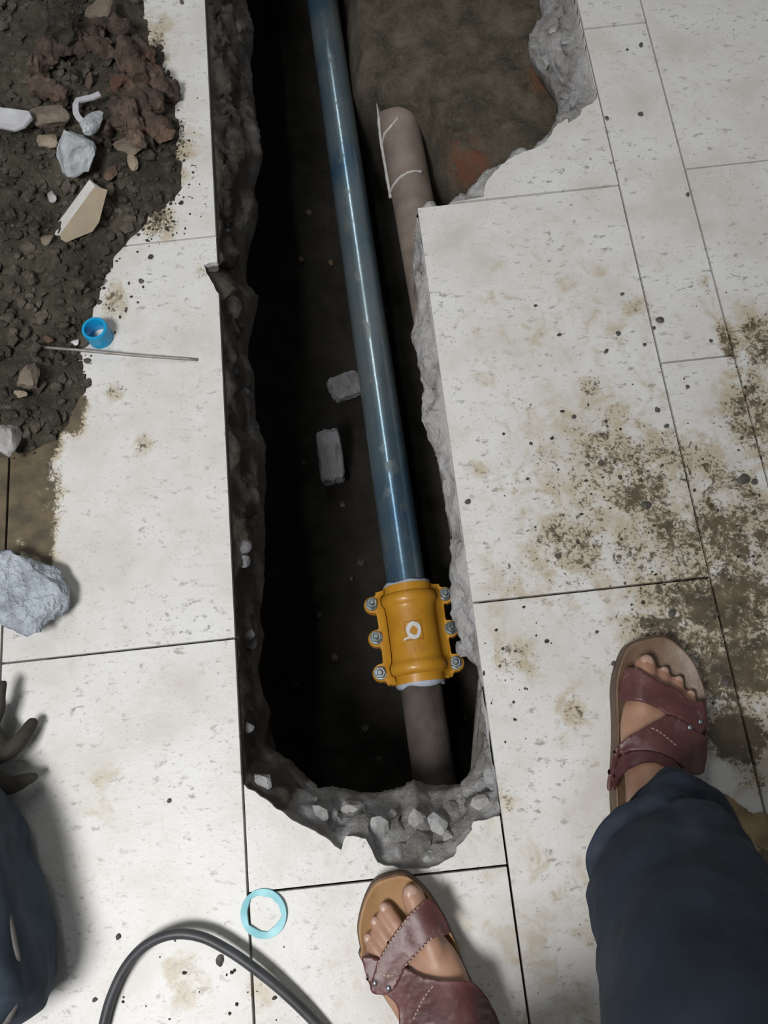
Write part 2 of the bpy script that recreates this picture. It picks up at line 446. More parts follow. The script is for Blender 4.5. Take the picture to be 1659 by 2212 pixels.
def mud_at(x, y):
    d = 0.0
    for (p, rx, ry, st) in STAIN_W:
        q = math.hypot((x - p.x) / rx, (y - p.y) / ry)
        if q < 1.25:
            u = min(1, max(0, (1.25 - q) / 1.1)); d = max(d, st * u * u * (3 - 2 * u))
    return d
STAIN_W = [(P(a, b), rx, ry, st) for a, b, rx, ry, st in STAINS]
hole2 = [Vector((p.x, p.y)) for p in tile_hole]
def make_tile(xa, ya, xb, yb, dz):
    """one tile: top face on a fine grid that carries the mud density, side walls along its rim, cut where the trench is"""
    near = xb > -.85 and xa < 1.0 and yb > -.5 and ya < 1.5
    step = .009 if near else .2
    vs = [Vector(q) for q in ((xa, ya), (xb, ya), (xb, yb), (xa, yb))]; es = [(0, 1), (1, 2), (2, 3), (3, 0)]
    crosses = any(xa - .02 < p.x < xb + .02 and ya - .02 < p.y < yb + .02 for p in TS)
    if not crosses and inside(((xa + xb) / 2, (ya + yb) / 2), tile_hole): return
    if crosses:
        b = len(vs); vs += hole2; m = len(hole2); es += [(b + k, b + (k + 1) % m) for k in range(m)]
    nx, ny = max(1, int((xb - xa) / step)), max(1, int((yb - ya) / step))
    for i in range(0, nx + 1):
        for j in range(0, ny + 1):
            if i in (0, nx) and j in (0, ny): continue
            vs.append(Vector((xa + (xb - xa) * i / nx, ya + (yb - ya) * j / ny)))
    v2, e2, f2, *_ = delaunay_2d_cdt(vs, es, [], 0, 1e-7)
    keep = []
    for f in f2:
        c = sum((v2[i] for i in f), Vector((0, 0))) / len(f)
        if not (xa < c.x < xb and ya < c.y < yb): continue
        if crosses and inside(c, tile_hole): continue
        keep.append(f)
    if not keep: return
    used = {}; verts = []
    for f in keep:
        for i in f:
            if i not in used: used[i] = len(verts); verts.append((v2[i].x, v2[i].y, dz))
    faces = [tuple(used[i] for i in f) for f in keep]
    cnt = {}
    for f in faces:
        for k in range(len(f)):
            a, b = f[k], f[(k + 1) % len(f)]; cnt[(a, b)] = 1
    rim = [e for e in cnt if (e[1], e[0]) not in cnt]
    low = {}; edge = set(k for e in rim for k in e); nt = len(verts)
    for k in edge: low[k] = len(verts); verts.append((verts[k][0], verts[k][1], -.0115 + dz))
    side = [(b, a, low[a], low[b]) for a, b in rim]
    o = mesh_obj('tile', verts, faces + side, MAT['tile'], floor)
    at = o.data.attributes.new('mud', 'FLOAT', 'POINT')
    at.data.foreach_set('value', [mud_at(q[0], q[1]) if near else 0.0 for q in verts])
    bv = o.modifiers.new('edge', 'BEVEL'); bv.width = .0005; bv.segments = 1; bv.limit_method = 'ANGLE'; bv.angle_limit = math.radians(70)
G = .0014   # half joint
cols = [(-.2025 - .6 - .3, -.2025 - .6, .47), (-.8025, -.5 - .0, .47), (-.5, -.2025, .171), (-.2025, .0974, -.1235), (.0974, .401, .183),
        (.401, .503, .486), (.503, .803, .1985), (.803, 1.103, .486), (1.103, 1.403, .1985), (1.403, 1.703, .486), (1.703, 2.0, .1985), (-1.4025, -1.1025, .171), (-1.7025, -1.4025, .47), (-2.0025, -1.7025, .171)]
rng = random.Random(3)
for (xa, xb, yj) in cols:
    step = .6
    k0 = math.floor((Y0 - yj) / step); k1 = math.ceil((Y1 - yj) / step)
    for k in range(k0, k1):
        ya, yb = yj + k * step, yj + (k + 1) * step
        ya, yb = max(ya, Y0), min(yb, Y1)
        if yb - ya < .03: continue
        dz = rng.uniform(-.0004, .0004)
        make_tile(xa + G, ya + G, xb - G, yb - G, dz)
bpy.data.objects.remove(cut2)

# ------------------------------------------------------------------ broken concrete edge of the slab
def build_concrete():
    N = len(TS); rows = 12
    verts, faces = [], []
    centre = Vector((-.05, .6, 0))
    V = []
    for i in range(N):
        T = Vector((TS[i].x, TS[i].y, -.0095)); C = CS[i]
        out = (T - C); out.z = 0
        a, b = TS[i - 1], TS[(i + 1) % N]
        tang = b - a; nrm = Vector((tang.y, -tang.x, 0)).normalized() if tang.length > 1e-6 else Vector((0, 0, 0))
        if nrm.dot(T - centre) < 0 and out.length < .01: nrm = -nrm
        o2 = out.normalized() if out.length > .008 else nrm
        ring = [T + o2 * .01]
        wide = min(1.0, out.length / .05)
        for r in range(rows + 1):
            t = r / rows
            p = T.lerp(C, t)
            # steeper near the tile for the wide broken part, so that it reads as a shelf
            p.z = -.0095 + (C.z + .0095) * (t ** (1.0 + .25 * wide))
            e = math.sin(math.pi * min(1, t * .96 + .02))
            s = p * 26
            d1 = noise.noise_vector(s) * (.008 + .009 * wide)
            d2 = noise.noise_vector(p * 70 + Vector((5, 1, 2))) * .0085
            d3 = noise.noise_vector(p * 190) * .0032
            p = p + (d1 + d2) * e + d3 * min(1, t * 6)
            if t > .1: p.z = min(p.z, -.0105)
            ring.append(p)
        C2 = ring[-1]
        wob = noise.noise(Vector((C.x * 30, C.y * 30, 9))) * .01
        ring.append(C2 + o2 * .012 + Vector((0, 0, -.018 + wob)))
        ring.append(C2 + o2 * .035 + Vector((0, 0, -.032 + wob)))
        ring.append(C2 + o2 * .075 + Vector((0, 0, -.045)))
        ring.append(C2 + o2 * .13 + Vector((0, 0, -.05)))
        V.append(ring)
    R = len(V[0])
    for ring in V: verts += ring
    for i in range(N):
        j = (i + 1) % N
        for r in range(R - 1):
            faces.append((i * R + r, j * R + r, j * R + r + 1, i * R + r + 1))
    o = mesh_obj('concrete_edge', verts, faces, MAT['concrete'], floor, True)
    ea, pl = [], []
    for i in range(N):
        T = TS[i]
        left = T.x < -.16
        bottom = T.y < .02 and not left
        for r in range(R):
            f = r / rows
            ea.append((.95 if r < 9 else .62) if left else (.12 if bottom else .05) + (.5 if r > rows + 1 else 0))  # left wall: earth coating plus its shade put into the colour
            pl.append(0.0 if left else (.2 if bottom else (.8 if T.y < .79 else .45)) if r <= rows + 1 else 0)
    for nm, da in (('earth_shade', ea), ('pale', pl)):
        o.data.attributes.new(nm, 'FLOAT', 'POINT').data.foreach_set('value', da)
    tag(o, 'rough broken grey concrete lip around the trench')
    return o
conc = build_concrete()

# ------------------------------------------------------------------ trench soil
def build_ground():
    xs = np.arange(-.5, .82, .011); ys = np.arange(-.36, 1.95, .011)
    X, Y = np.meshgrid(xs, ys, indexing='ij')
    sd = sdist_grid(X, Y, TP)            # + inside the trench
    led = [P(*p, -.19) for p in [(725, -420), (745, 60), (770, 150), (805, 200), (900, 222), (950, 300), (975, 345), (1035, 440), (1300, 440), (1500, -420)]]
    ld = sdist_grid(X, Y, led)
    n1 = np.zeros(X.shape); n2 = np.zeros(X.shape)
    for i in range(X.shape[0]):
        for j in range(X.shape[1]):
            v = Vector((X[i, j], Y[i, j], 0))
            n1[i, j] = fbm(v * 7, 4); n2[i, j] = fbm(v * 28 + Vector((3, 3, 3)), 4)
    Z = -.44 + n1 * .03 + n2 * .016
    m = sstep(-.032, .032, ld + n1 * .014)
    Z = Z * (1 - m) + (-.195 + n1 * .015 + n2 * .014) * m
    o = sstep(.005, .13, -sd + n1 * .02)
    Z = Z * (1 - o) + (-.13) * o
    nx, ny = X.shape
    verts = [(X[i, j], Y[i, j], Z[i, j]) for i in range(nx) for j in range(ny)]
    faces = [(i * ny + j, (i + 1) * ny + j, (i + 1) * ny + j + 1, i * ny + j + 1) for i in range(nx - 1) for j in range(ny - 1)]
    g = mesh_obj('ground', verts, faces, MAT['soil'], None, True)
    tag(g, 'dark wet soil at the bottom and sides of the trench', None, None, 'structure')
    return g
ground = build_ground()

# ------------------------------------------------------------------ rocks
def rock_mesh(name, seed, dims, sub=3, rough=.12, planes=9, freq=2.0):
    bm = bmesh.new(); bmesh.ops.create_icosphere(bm, subdivisions=sub, radius=1)
    r = random.Random(seed); cuts = []
    for k in range(planes):
        n = Vector((r.gauss(0, 1), r.gauss(0, 1), r.gauss(0, 1))).normalized(); cuts.append((n, r.uniform(.55, .85)))
    off = Vector((seed * 1.7, seed * .3, 0))
    for v in bm.verts:
        p = v.co.copy()
        for n, d in cuts:
            e = p.dot(n) - d
            if e > 0: p -= n * e
        p += noise.noise_vector(p * freq + off) * rough + noise.noise_vector(p * freq * 3 + off) * rough * .4
        v.co = Vector((p.x * dims[0], p.y * dims[1], p.z * dims[2]))
    me = bpy.data.meshes.new(name); bm.to_mesh(me); bm.free()
    return me
def rock(name, seed, px, py, zc, dims, mat, rotz=0, tilt=(0, 0), sub=3, rough=.12, planes=9, smooth=False, freq=2.0):
    me = rock_mesh(name, seed, dims, sub, rough, planes, freq)
    o = link_mesh(name, me, mat, None, smooth)
    o.location = P(px, py, zc); o.rotation_euler = (tilt[0], tilt[1], rotz)
    return o

MAT['concrete_stone'] = simple('aggregate', [(0.16, 0.155, 0.15), (0.33, 0.335, 0.335), (0.46, 0.47, 0.47)], 35, 0.6, 0.5, 90)
# aggregate stones sticking out of the broken slab (parts of the floor)
cbvh = BVHTree.FromPolygons([v.co for v in conc.data.vertices], [tuple(p.vertices) for p in conc.data.polygons])
AGG = [(812, 1795, .018), (845, 1770, .012), (905, 1830, .02), (945, 1795, .024), (965, 1815, .014), (560, 1690, .016), (685, 1760, .014),
       (900, 1770, .015), (980, 1755, .014), (1050, 1700, .016), (1040, 1740, .015), (870, 1845, .013), (925, 1855, .012), (760, 1750, .018),
       (700, 1730, .013), (527, 845, .009), (505, 800, .008), (525, 1180, .012), (528, 1210, .011), (535, 1370, .011), (540, 1390, .01),
       (530, 1570, .011), (488, 498, .008), (1160, 95, .013), (1230, 85, .014),
       (1200, 60, .012), (1215, 190, .01), (1180, 130, .012), (975, 1345, .012), (1000, 1400, .013), (910, 720, .011), (925, 905, .012)]
for k, (px, py, r) in enumerate(AGG):
    hit = cbvh.ray_cast(Vector((0, 0, CAM_H)), ray(px, py).normalized())
    if hit[0] is None: continue
    rr = random.Random(k)
    me = rock_mesh('aggregate_stone', 50 + k, (r * rr.uniform(.7, 1.1), r * rr.uniform(.8, 1.2), r * .6), 2, .1, 8)
    o = link_mesh('aggregate_stone', me, [MAT['concrete_stone'], MAT['stone_grey'], MAT['concrete']][k % 3] if k < 15 or k > 22 else MAT['stone_dark'], floor, False)
    o.location = hit[0] - Vector((0, 0, r * .25)); o.rotation_euler = (rr.uniform(-.5, .5), rr.uniform(-.5, .5), rr.uniform(0, 6))

# ------------------------------------------------------------------ pipes
def tube(name, pts, radius, mat, seg=40, parent=None, cap=True, thick=None, rad_fn=None):
    verts, faces = [], []
    n = len(pts)
    up = Vector((0, 0, 1))
    prev = None
    for i, p in enumerate(pts):
        t = (pts[min(i + 1, n - 1)] - pts[max(i - 1, 0)]).normalized()
        if prev is None:
            a = t.cross(up) if abs(t.dot(up)) < .95 else t.cross(Vector((1, 0, 0)))
            a.normalize()
        else:
            a = (prev - t * prev.dot(t)).normalized()
        prev = a; b = t.cross(a)
        for k in range(seg):
            th = 2 * math.pi * k / seg
            rr = radius if rad_fn is None else rad_fn(i, th)
            verts.append(p + (a * math.cos(th) + b * math.sin(th)) * rr)
    for i in range(n - 1):
        for k in range(seg):
            k2 = (k + 1) % seg
            faces.append((i * seg + k, i * seg + k2, (i + 1) * seg + k2, (i + 1) * seg + k))
    if cap: faces.append(tuple(range(seg))[::-1]); faces.append(tuple((n - 1) * seg + k for k in range(seg)))
    return mesh_obj(name, verts, faces, mat, parent, True)

def lerp_pts(a, b, n): return [a.lerp(b, i / (n - 1)) for i in range(n)]

t = NT('blue_galvanised'); v = t.coord('World')
c = t.ramp(t.noise(v, 5, 3), [(0.35, (0.12, 0.225, 0.35)), (0.5, (0.25, 0.345, 0.41)), (0.65, (0.34, 0.41, 0.435))])
dirt = t.mrange(t.noise(t.mapping(v, (1, .4, 1)), 45, 6, 0.65), 0.53, 0.66)
c = t.mix(t.math('MULTIPLY', dirt, 0.55), c, (0.20, 0.21, 0.16))
t.col(c); t.set('Metallic', 0.72); t.rough(t.mrange(dirt, 0, 1, 0.2, 0.5)); t.bump(t.noise(v, 90, 3), 0.08, 0.002)
MAT['blue'] = t.m
MAT['rust'] = simple('old_brown_pipe', [(0.045, 0.036, 0.032), (0.085, 0.068, 0.06), (0.12, 0.098, 0.085)], 18, 0.8, 0.35, 80)
MAT['clay_pipe'] = simple('brown_wrapped_pipe', [(0.15, 0.12, 0.10), (0.23, 0.185, 0.155), (0.30, 0.245, 0.205)], 14, 0.6, 0.15, 60)

PZ = -.30
PR = .0325
pa = P(877, 1256, PZ); pb = P(696, 0, PZ)
pdir = (pb - pa).normalized()
cl_c = P(896, 1370, PZ)
tcl = (cl_c - pa).dot(pdir); cl_c = pa + pdir * tcl           # clamp centre on the pipe axis
blue = tube('water_pipe', lerp_pts(cl_c + pdir * .012, pa + pdir * 1.45, 60), PR, MAT['blue'], 48)
tag(blue, 'long blue galvanised water pipe running along the trench into the yellow clamp', 'pipe')
old = tube('old_pipe_stub', [cl_c - pdir * (.012 + .02 * i) for i in range(14)], PR * 1.02, MAT['rust'], 40,
           rad_fn=lambda i, th: PR * (1.03 + .02 * noise.noise(Vector((i * .4, math.cos(th) * 2, math.sin(th) * 2)))))
tag(old, 'short brown old pipe stub leaving the lower end of the yellow clamp', 'pipe')
# second pipe
z2 = -.27
qa = P(933, 655, z2); qb = P(848, 190, z2)
qd = (qb - qa).normalized()
sec = tube('brown_pipe', lerp_pts(qa - qd * .55, qb + qd * .55, 50), .039, MAT['clay_pipe'], 44)
tag(sec, 'brown pipe with peeling paint half buried beside the blue pipe', 'pipe')
MAT['peel'] = simple('peeling_skin', [(0.45, 0.42, 0.40), (0.62, 0.60, 0.58)], 40, 0.6)
def on_pipe(px, py, lift=.0):
    # nearest hit of the pixel ray with the second pipe, pushed out by lift
    d = ray(px, py).normalized(); o = Vector((0, 0, CAM_H))
    best = None
    for s in np.linspace(.9, 1.8, 900):
        p = o + d * s; w = p - qa; r = (w - qd * w.dot(qd))
        if best is None or r.length < best[0]: best = (r.length, p.copy(), r.copy())
        if r.length <= .039 + lift: return p
    _, p, r = best
    return p - r + r.normalized() * (.039 + lift)
for nm, path, rad in (('peeling_strip', [(818, 250), (821, 290), (824, 330), (828, 365), (834, 400), (840, 428)], .0034),
                      ('peeling_strip', [(842, 420), (850, 400), (862, 385), (880, 373), (897, 369), (911, 371)], .0024),
                      ('peeling_strip', [(824, 318), (831, 288), (842, 276), (850, 266), (862, 253)], .0024),
                      ('peeling_strip', [(812, 200), (813, 214), (817, 250)], .0016)):
    pts = [on_pipe(x, y, .0015) for x, y in path]
    fine = []
    for i in range(len(pts) - 1):
        for k in range(4): fine.append(pts[i].lerp(pts[i + 1], k / 4))
    fine.append(pts[-1])
    tube(nm, fine, rad, MAT['peel'], 8, sec, rad_fn=lambda i, th, rad=rad: rad * (1 + .6 * noise.noise(Vector((i * .5, rad * 1000, 0)))))

# ------------------------------------------------------------------ yellow repair clamp
t = NT('yellow_paint'); v = t.coord('Object')
c = t.ramp(t.noise(v, 30, 4), [(0.35, (0.47, 0.215, 0.016)), (0.65, (0.56, 0.27, 0.024))])
c = t.mix(t.math('MULTIPLY', t.mrange(t.noise(v, 90, 5), 0.6, 0.75), 0.35), c, (0.40, 0.22, 0.06))
t.col(c); t.rough(0.42); t.set('Coat Weight', 0.15); t.bump(t.noise(v, 160, 2), 0.05, 0.001)
MAT['yellow'] = t.m
MAT['steel'] = simple('zinc_steel', [(0.20, 0.235, 0.25), (0.40, 0.44, 0.46)], 60, 0.36, 0.1, metal=0.85)
MAT['gasket'] = simple('pale_blue_gasket', [(0.36, 0.42, 0.52), (0.50, 0.55, 0.64)], 40, 0.5, 0.2)
MAT['paint'] = simple('white_paint', [(0.55, 0.54, 0.55), (0.74, 0.73, 0.74)], 60, 0.55, 0.2)
MAT['recess'] = simple('dark_yellow_line', [(0.28, 0.12, 0.012), (0.34, 0.15, 0.015)], 40, 0.6)

clamp = empty('repair_clamp', cl_c)
ez = Vector((0, 0, 1)); ey = pdir.copy(); ex = ey.cross(ez).normalized(); ez2 = ex.cross(ey).normalized()
clamp.rotation_euler = Matrix((ex, ey, ez2)).transposed().to_euler()
tag(clamp, 'yellow painted bolted pipe repair clamp in the trench joining two pipes', 'pipe clamp')
HL = .079
def crad(y):
    a = abs(y)
    if a > .066: return .0405 + .0015 * (1 - (a - .066) / .015)
    if a > .044: return .0445 + .0048 * math.sin(math.pi * (a - .044) / .022) ** .8
    return .0432 + .0012 * (a / .044) ** 4
def half_shell(name, sgn):
    bm = bmesh.new()
    ny, nt = 64, 28
    ro, ri = [], []
    for i in range(ny + 1):
        y = -HL + 2 * HL * i / ny; r = crad(y)
        ro.append([bm.verts.new((-r * math.cos(math.pi * k / nt), y, sgn * (.001 + r * math.sin(math.pi * k / nt)))) for k in range(nt + 1)])
        ri.append([bm.verts.new((-.0355 * math.cos(math.pi * k / nt), y, sgn * (.001 + .0355 * math.sin(math.pi * k / nt)))) for k in range(nt + 1)])
    for i in range(ny):
        for k in range(nt):
            bm.faces.new((ro[i][k], ro[i + 1][k], ro[i + 1][k + 1], ro[i][k + 1]))
            bm.faces.new((ri[i][k], ri[i][k + 1], ri[i + 1][k + 1], ri[i + 1][k]))
    for i in (0, ny):
        for k in range(nt): bm.faces.new((ro[i][k], ro[i][k + 1], ri[i][k + 1], ri[i][k]))
    # flanges with three bolt lobes each side
    for s in (-1, 1):
        out = []
        inner = .033
        lob = [(-.0555, .0605), (.0, .0605), (.0555, .0605)]
        pts = [(inner, -HL + .003), (.046, -HL + .002)]
        for q, (ly, lx) in enumerate(lob):
            for a in range(-100, 101, 20):
                an = math.radians(a)
                pts.append((lx + .0140 * math.cos(an), ly + .0140 * math.sin(an)))
            if q < 2:
                pts += [(.0535, ly + .0205), (.0525, ly + .0278), (.0535, ly + .0350)]
        pts += [(.046, HL - .002), (inner, HL - .003)]
        th = .011
        lo = [bm.verts.new((s * x, y, sgn * .0012)) for x, y in pts]
        mi = [bm.verts.new((s * x, y, sgn * (th - .003))) for x, y in pts]
        cx, cy = .05, 0
        hi = [bm.verts.new((s * (x - .0022 * (1 if x > .05 else .4)), y * .985, sgn * th)) for x, y in pts]
        n = len(pts)
        for i in range(n):
            j = (i + 1) % n
            bm.faces.new((lo[i], lo[j], mi[j], mi[i])); bm.faces.new((mi[i], mi[j], hi[j], hi[i]))
        bm.faces.new(hi); bm.faces.new(lo[::-1])
        # fillet between barrel and flange
        fa, fb, fc = [], [], []
        for i in range(41):
            y = -HL + .004 + (2 * HL - .008) * i / 40; r = crad(y)
            fa.append(bm.verts.new((s * (r * .94), y, sgn * (r * .34 + .008))))
            fb.append(bm.verts.new((s * (r + .0035), y, sgn * (th + .002))))
            fc.append(bm.verts.new((s * (r + .0115), y, sgn * (th - .001))))
        for i in range(40):
            bm.faces.new((fa[i], fa[i + 1], fb[i + 1], fb[i])); bm.faces.new((fb[i], fb[i + 1], fc[i + 1], fc[i]))
    o = bm_obj(name, bm, MAT['yellow'], clamp, True)
    e = o.modifiers.new('n', 'EDGE_SPLIT'); e.split_angle = math.radians(50)
    return o
up_shell = half_shell('upper_shell', 1)
lo_shell = half_shell('lower_shell', -1)
def drape(x, y, lift):
    r = .0432 + .0012 * (min(abs(y), .044) / .044) ** 4 + lift; a = x / .0438
    return Vector((r * math.sin(a), y, r * math.cos(a) + .001))
def draped_poly(name, outline, holes, lift, mat, parent, thick=.0008, grid=.0022):
    """thin relief following the barrel, from a 2D outline with optional holes"""
    vs, es = [], []
    for loop in [outline] + holes:
        dense = []
        for i in range(len(loop)):
            a, b = Vector(loop[i]), Vector(loop[(i + 1) % len(loop)])
            m = max(1, int((b - a).length / grid))
            for k in range(m): dense.append(a.lerp(b, k / m))
        s = len(vs); vs += dense
        es += [(s + i, s + (i + 1) % len(dense)) for i in range(len(dense))]
    v2, e2, f2, *_ = delaunay_2d_cdt(vs, es, [], 0, 1e-6)
    bm = bmesh.new(); bv = [bm.verts.new(drape(p.x, p.y, lift)) for p in v2]
    for f in f2:
        c = sum((v2[i] for i in f), Vector((0, 0))) / len(f)
        if inside(c, outline) and not any(inside(c, h) for h in holes):
            try: bm.faces.new([bv[i] for i in f])
            except ValueError: pass
    bmesh.ops.delete(bm, geom=[q for q in bm.verts if not q.link_faces], context='VERTS')
    o = bm_obj(name, bm, mat, parent, False)
    so = o.modifiers.new('s', 'SOLIDIFY'); so.thickness = thick; so.offset = 1
    return o
# cast square frame around the emblem
def rect(x0, y0, x1, y1): return [(x0, y0), (x1, y0), (x1, y1), (x0, y1)]
draped_poly('emblem_frame', rect(-.0145, -.0152, .0145, .0152), [rect(-.0132, -.0139, .0132, .0139)], .0001, MAT['recess'], up_shell, .0004)
emb_out = [(.0118 * math.cos(a) * (1 + .05 * math.sin(3 * a)), .0142 * math.sin(a) - .0003) for a in np.linspace(0, 2 * math.pi, 28)[:-1]]
emb_in = [(.0068, .0005), (.0005, .0078), (-.0055, .002), (-.0062, -.003), (-.0005, -.0078), (.004, -.0072)]
draped_poly('emblem', emb_out, [emb_in], .0004, MAT['paint'], up_shell, .001)
draped_poly('emblem', [(-.008, -.0085), (-.0125, -.0098), (-.017, -.0110), (-.0185, -.0135), (-.0165, -.0142), (-.013, -.0128), (-.007, -.0118)], [], .0004, MAT['paint'], up_shell, .001)
def relief_text(body, yc, size, xc=0):
    cu = bpy.data.curves.new('txt', 'FONT'); cu.body = body; cu.size = size; cu.align_x = 'CENTER'; cu.align_y = 'CENTER'
    cu.resolution_u = 3
    to = bpy.data.objects.new('txt', cu); COL.objects.link(to)
    me = baked(to); bpy.data.curves.remove(cu)
    bm = bmesh.new(); bm.from_mesh(me); bpy.data.meshes.remove(me)
    bmesh.ops.triangulate(bm, faces=bm.faces)
    bmesh.ops.subdivide_edges(bm, edges=[e for e in bm.edges if e.calc_length() > .003], cuts=2)
    for v in bm.verts: v.co = drape(v.co.x + xc, v.co.y + yc, .0001)
    o = bm_obj('cast_lettering', bm, MAT['yellow_dark'], up_shell, False)
    so = o.modifiers.new('s', 'SOLIDIFY'); so.thickness = .0007; so.offset = 1
MAT['yellow_dark'] = simple('worn_yellow_relief', [(0.46, 0.21, 0.03), (0.60, 0.30, 0.05)], 60, 0.5)
relief_text('DN65', .0295, .0145, .001)
relief_text('万国', -.0300, .0150, .001)

def hexprism(bm, r, z0, z1, n=6, rot=0.0, cham=0.0):
    lo = [bm.verts.new((r * math.cos(2 * math.pi * k / n + rot), r * math.sin(2 * math.pi * k / n + rot), z0)) for k in range(n)]
    hi = [bm.verts.new((r * math.cos(2 * math.pi * k / n + rot), r * math.sin(2 * math.pi * k / n + rot), z1 - cham)) for k in range(n)]
    tp = [bm.verts.new(((r - cham) * math.cos(2 * math.pi * k / n + rot), (r - cham) * math.sin(2 * math.pi * k / n + rot), z1)) for k in range(n)]
    for a, b in ((lo, hi), (hi, tp)):
        for k in range(n): bm.faces.new((a[k], a[(k + 1) % n], b[(k + 1) % n], b[k]))
    bm.faces.new(tp); bm.faces.new(lo[::-1])
bolt_me = {}
def part_mesh(key, fn):
    bm = bmesh.new(); fn(bm); me = bpy.data.meshes.new(key); bmesh.ops.recalc_face_normals(bm, faces=bm.faces); bm.to_mesh(me); bm.free()
    return me
stud_me = part_mesh('stud', lambda b: hexprism(b, .0047, -.02, .0255, 16, 0, .0012))
nut_me = part_mesh('nut', lambda b: hexprism(b, .0092, .0128, .0205, 6, .3, .0010))
wash_me = part_mesh('washer', lambda b: hexprism(b, .0108, .0110, .0130, 24, 0, .0006))
for me in (stud_me, nut_me, wash_me): me.materials.append(MAT['steel'])
for s in (-1, 1):
    for ly in (-.0555, 0, .0555):
        b = bpy.data.objects.new('bolt', stud_me); COL.objects.link(b); b.parent = clamp
        b.location = (s * .0605, ly, 0); b.rotation_euler = (random.uniform(-.08, .08), random.uniform(-.08, .08), random.uniform(0, 1))
        for nm, me in (('nut', nut_me), ('washer', wash_me)):
            o = bpy.data.objects.new(nm, me); COL.objects.link(o); o.parent = b
for s in (-1, 1):
    n = 48; bm = bmesh.new()
    rows = []
    for (r, y0) in ((.0340, HL - .01), (.0398, HL - .01), (.0398, HL + .001), (.0385, None), (.0333, None), (.0333, HL - .008)):
        row = []
        for k in range(n):
            a = 2 * math.pi * k / n
            yy = y0 if y0 is not None else HL + (.006 if s < 0 else .005) + .004 * noise.noise(Vector((math.cos(a) * 1.6, math.sin(a) * 1.6, s * 3)))
            row.append(bm.verts.new((r * math.cos(a), s * yy, r * math.sin(a))))
        rows.append(row)
    for i in range(len(rows)):
        a, b = rows[i], rows[(i + 1) % len(rows)]
        for k in range(n): bm.faces.new((a[k], a[(k + 1) % n], b[(k + 1) % n], b[k]))
    g = bm_obj('rubber_gasket', bm, MAT['gasket'], clamp, True)
    g['label'] = 'pale blue grey rubber seal squeezed out at the clamp end'

# ------------------------------------------------------------------ stones lying in the trench
def block_stone(name, seed, px, py, z, half, mat, rz, tilt):
    bm = bmesh.new(); bmesh.ops.create_cube(bm, size=2); bmesh.ops.subdivide_edges(bm, edges=bm.edges, cuts=9, use_grid_fill=True)
    off = Vector((seed, seed * .7, 0))
    for v in bm.verts:
        p = v.co.copy(); n = (abs(p.x) ** 7 + abs(p.y) ** 7 + abs(p.z) ** 7) ** (1 / 7); p /= n
        p += noise.noise_vector(p * 1.6 + off) * .16 + noise.noise_vector(p * 5 + off) * .07
        v.co = Vector((p.x * half[0], p.y * half[1], p.z * half[2]))
    o = bm_obj(name, bm, mat); o.location = P(px, py, z); o.rotation_euler = (*tilt, rz); return o
o = block_stone('concrete_piece', 21, 714, 986, -.385, (.022, .050, .016), MAT['stone_dark'], .02, (.12, .1))
tag(o, 'oblong blue grey concrete piece on the trench floor left of the blue pipe', 'stone')
o = block_stone('stone_slab', 22, 748, 835, -.395, (.032, .024, .013), MAT['stone_dark'], .45, (.1, .2))
tag(o, 'flat grey stone in the trench partly hidden by the blue pipe', 'stone')
rr = random.Random(5)
TR = [(650, 560), (715, 568), (668, 460), (655, 1000), (740, 1090), (780, 1215), (760, 1250), (690, 1330), (725, 1420), (640, 1480), (790, 1575), (1005, 1550), (820, 1640), (980, 1480)]
gb = BVHTree.FromPolygons([v.co for v in ground.data.vertices], [tuple(p.vertices) for p in ground.data.polygons])
for k, (px, py) in enumerate(TR):
    h = gb.ray_cast(Vector((0, 0, CAM_H)), ray(px, py).normalized())
    if h[0] is None: continue
    r = rr.uniform(.004, .008)
    me = rock_mesh('soil_lump', 80 + k, (r, r * 1.2, r * .7), 2, .15, 6)
    o = link_mesh('soil_lump', me, MAT['red_clay'] if k < 3 else MAT['wet_lump']); o.location = h[0] + Vector((0, 0, r * .3))
    tag(o, 'small lump of earth on the dark trench floor', 'stone', 'small lumps on the trench floor')

# ------------------------------------------------------------------ soil heap on the tiles
HEAP = [P(*p) for p in [(300, -60), (312, 60), (345, 110), (372, 200), (385, 300), (398, 400), (385, 430), (335, 462), (300, 505), (240, 560), (212, 620),
        (192, 690), (180, 780), (186, 850), (150, 890), (110, 950), (-30, 1000), (-250, 1000), (-600, 500), (-500, -200), (100, -400), (280, -300)]]
def heap_height(x, y, d):
    v = Vector((x, y, 0))
    n = fbm(v * 9, 3) * .5; n2 = fbm(v * 34, 4)
    dd = d + n * .022 + n2 * .008
    if dd <= 0: return -.004
    return .085 * (1 - math.exp(-dd / .13)) + n2 * .010 * min(1, dd / .02) + abs(n) * .02 * min(1, dd / .05)
def build_heap():
    xs = np.arange(-1.05, -.2, .0075); ys = np.arange(.35, 1.7, .0075)
    X, Y = np.meshgrid(xs, ys, indexing='ij'); D = sdist_grid(X, Y, HEAP)
    idx = {}; verts = []; faces = []
    for i in range(len(xs)):
        for j in range(len(ys)):
            if D[i, j] > -.035: 
                idx[i, j] = len(verts); verts.append((X[i, j], Y[i, j], heap_height(X[i, j], Y[i, j], D[i, j])))
    for (i, j) in idx:
        q = [(i, j), (i + 1, j), (i + 1, j + 1), (i, j + 1)]
        if all(k in idx for k in q) and max(verts[idx[k]][2] for k in q) > -.003: faces.append(tuple(idx[k] for k in q))
    o = mesh_obj('soil_heap', verts, faces, MAT['heap'], None, True)
    return o
heap = build_heap()
tag(heap, 'heap of dug out dark earth spread on the tiles left of the trench', 'soil heap', None, 'stuff')
hb = BVHTree.FromPolygons([v.co for v in heap.data.vertices], [tuple(p.vertices) for p in heap.data.polygons])
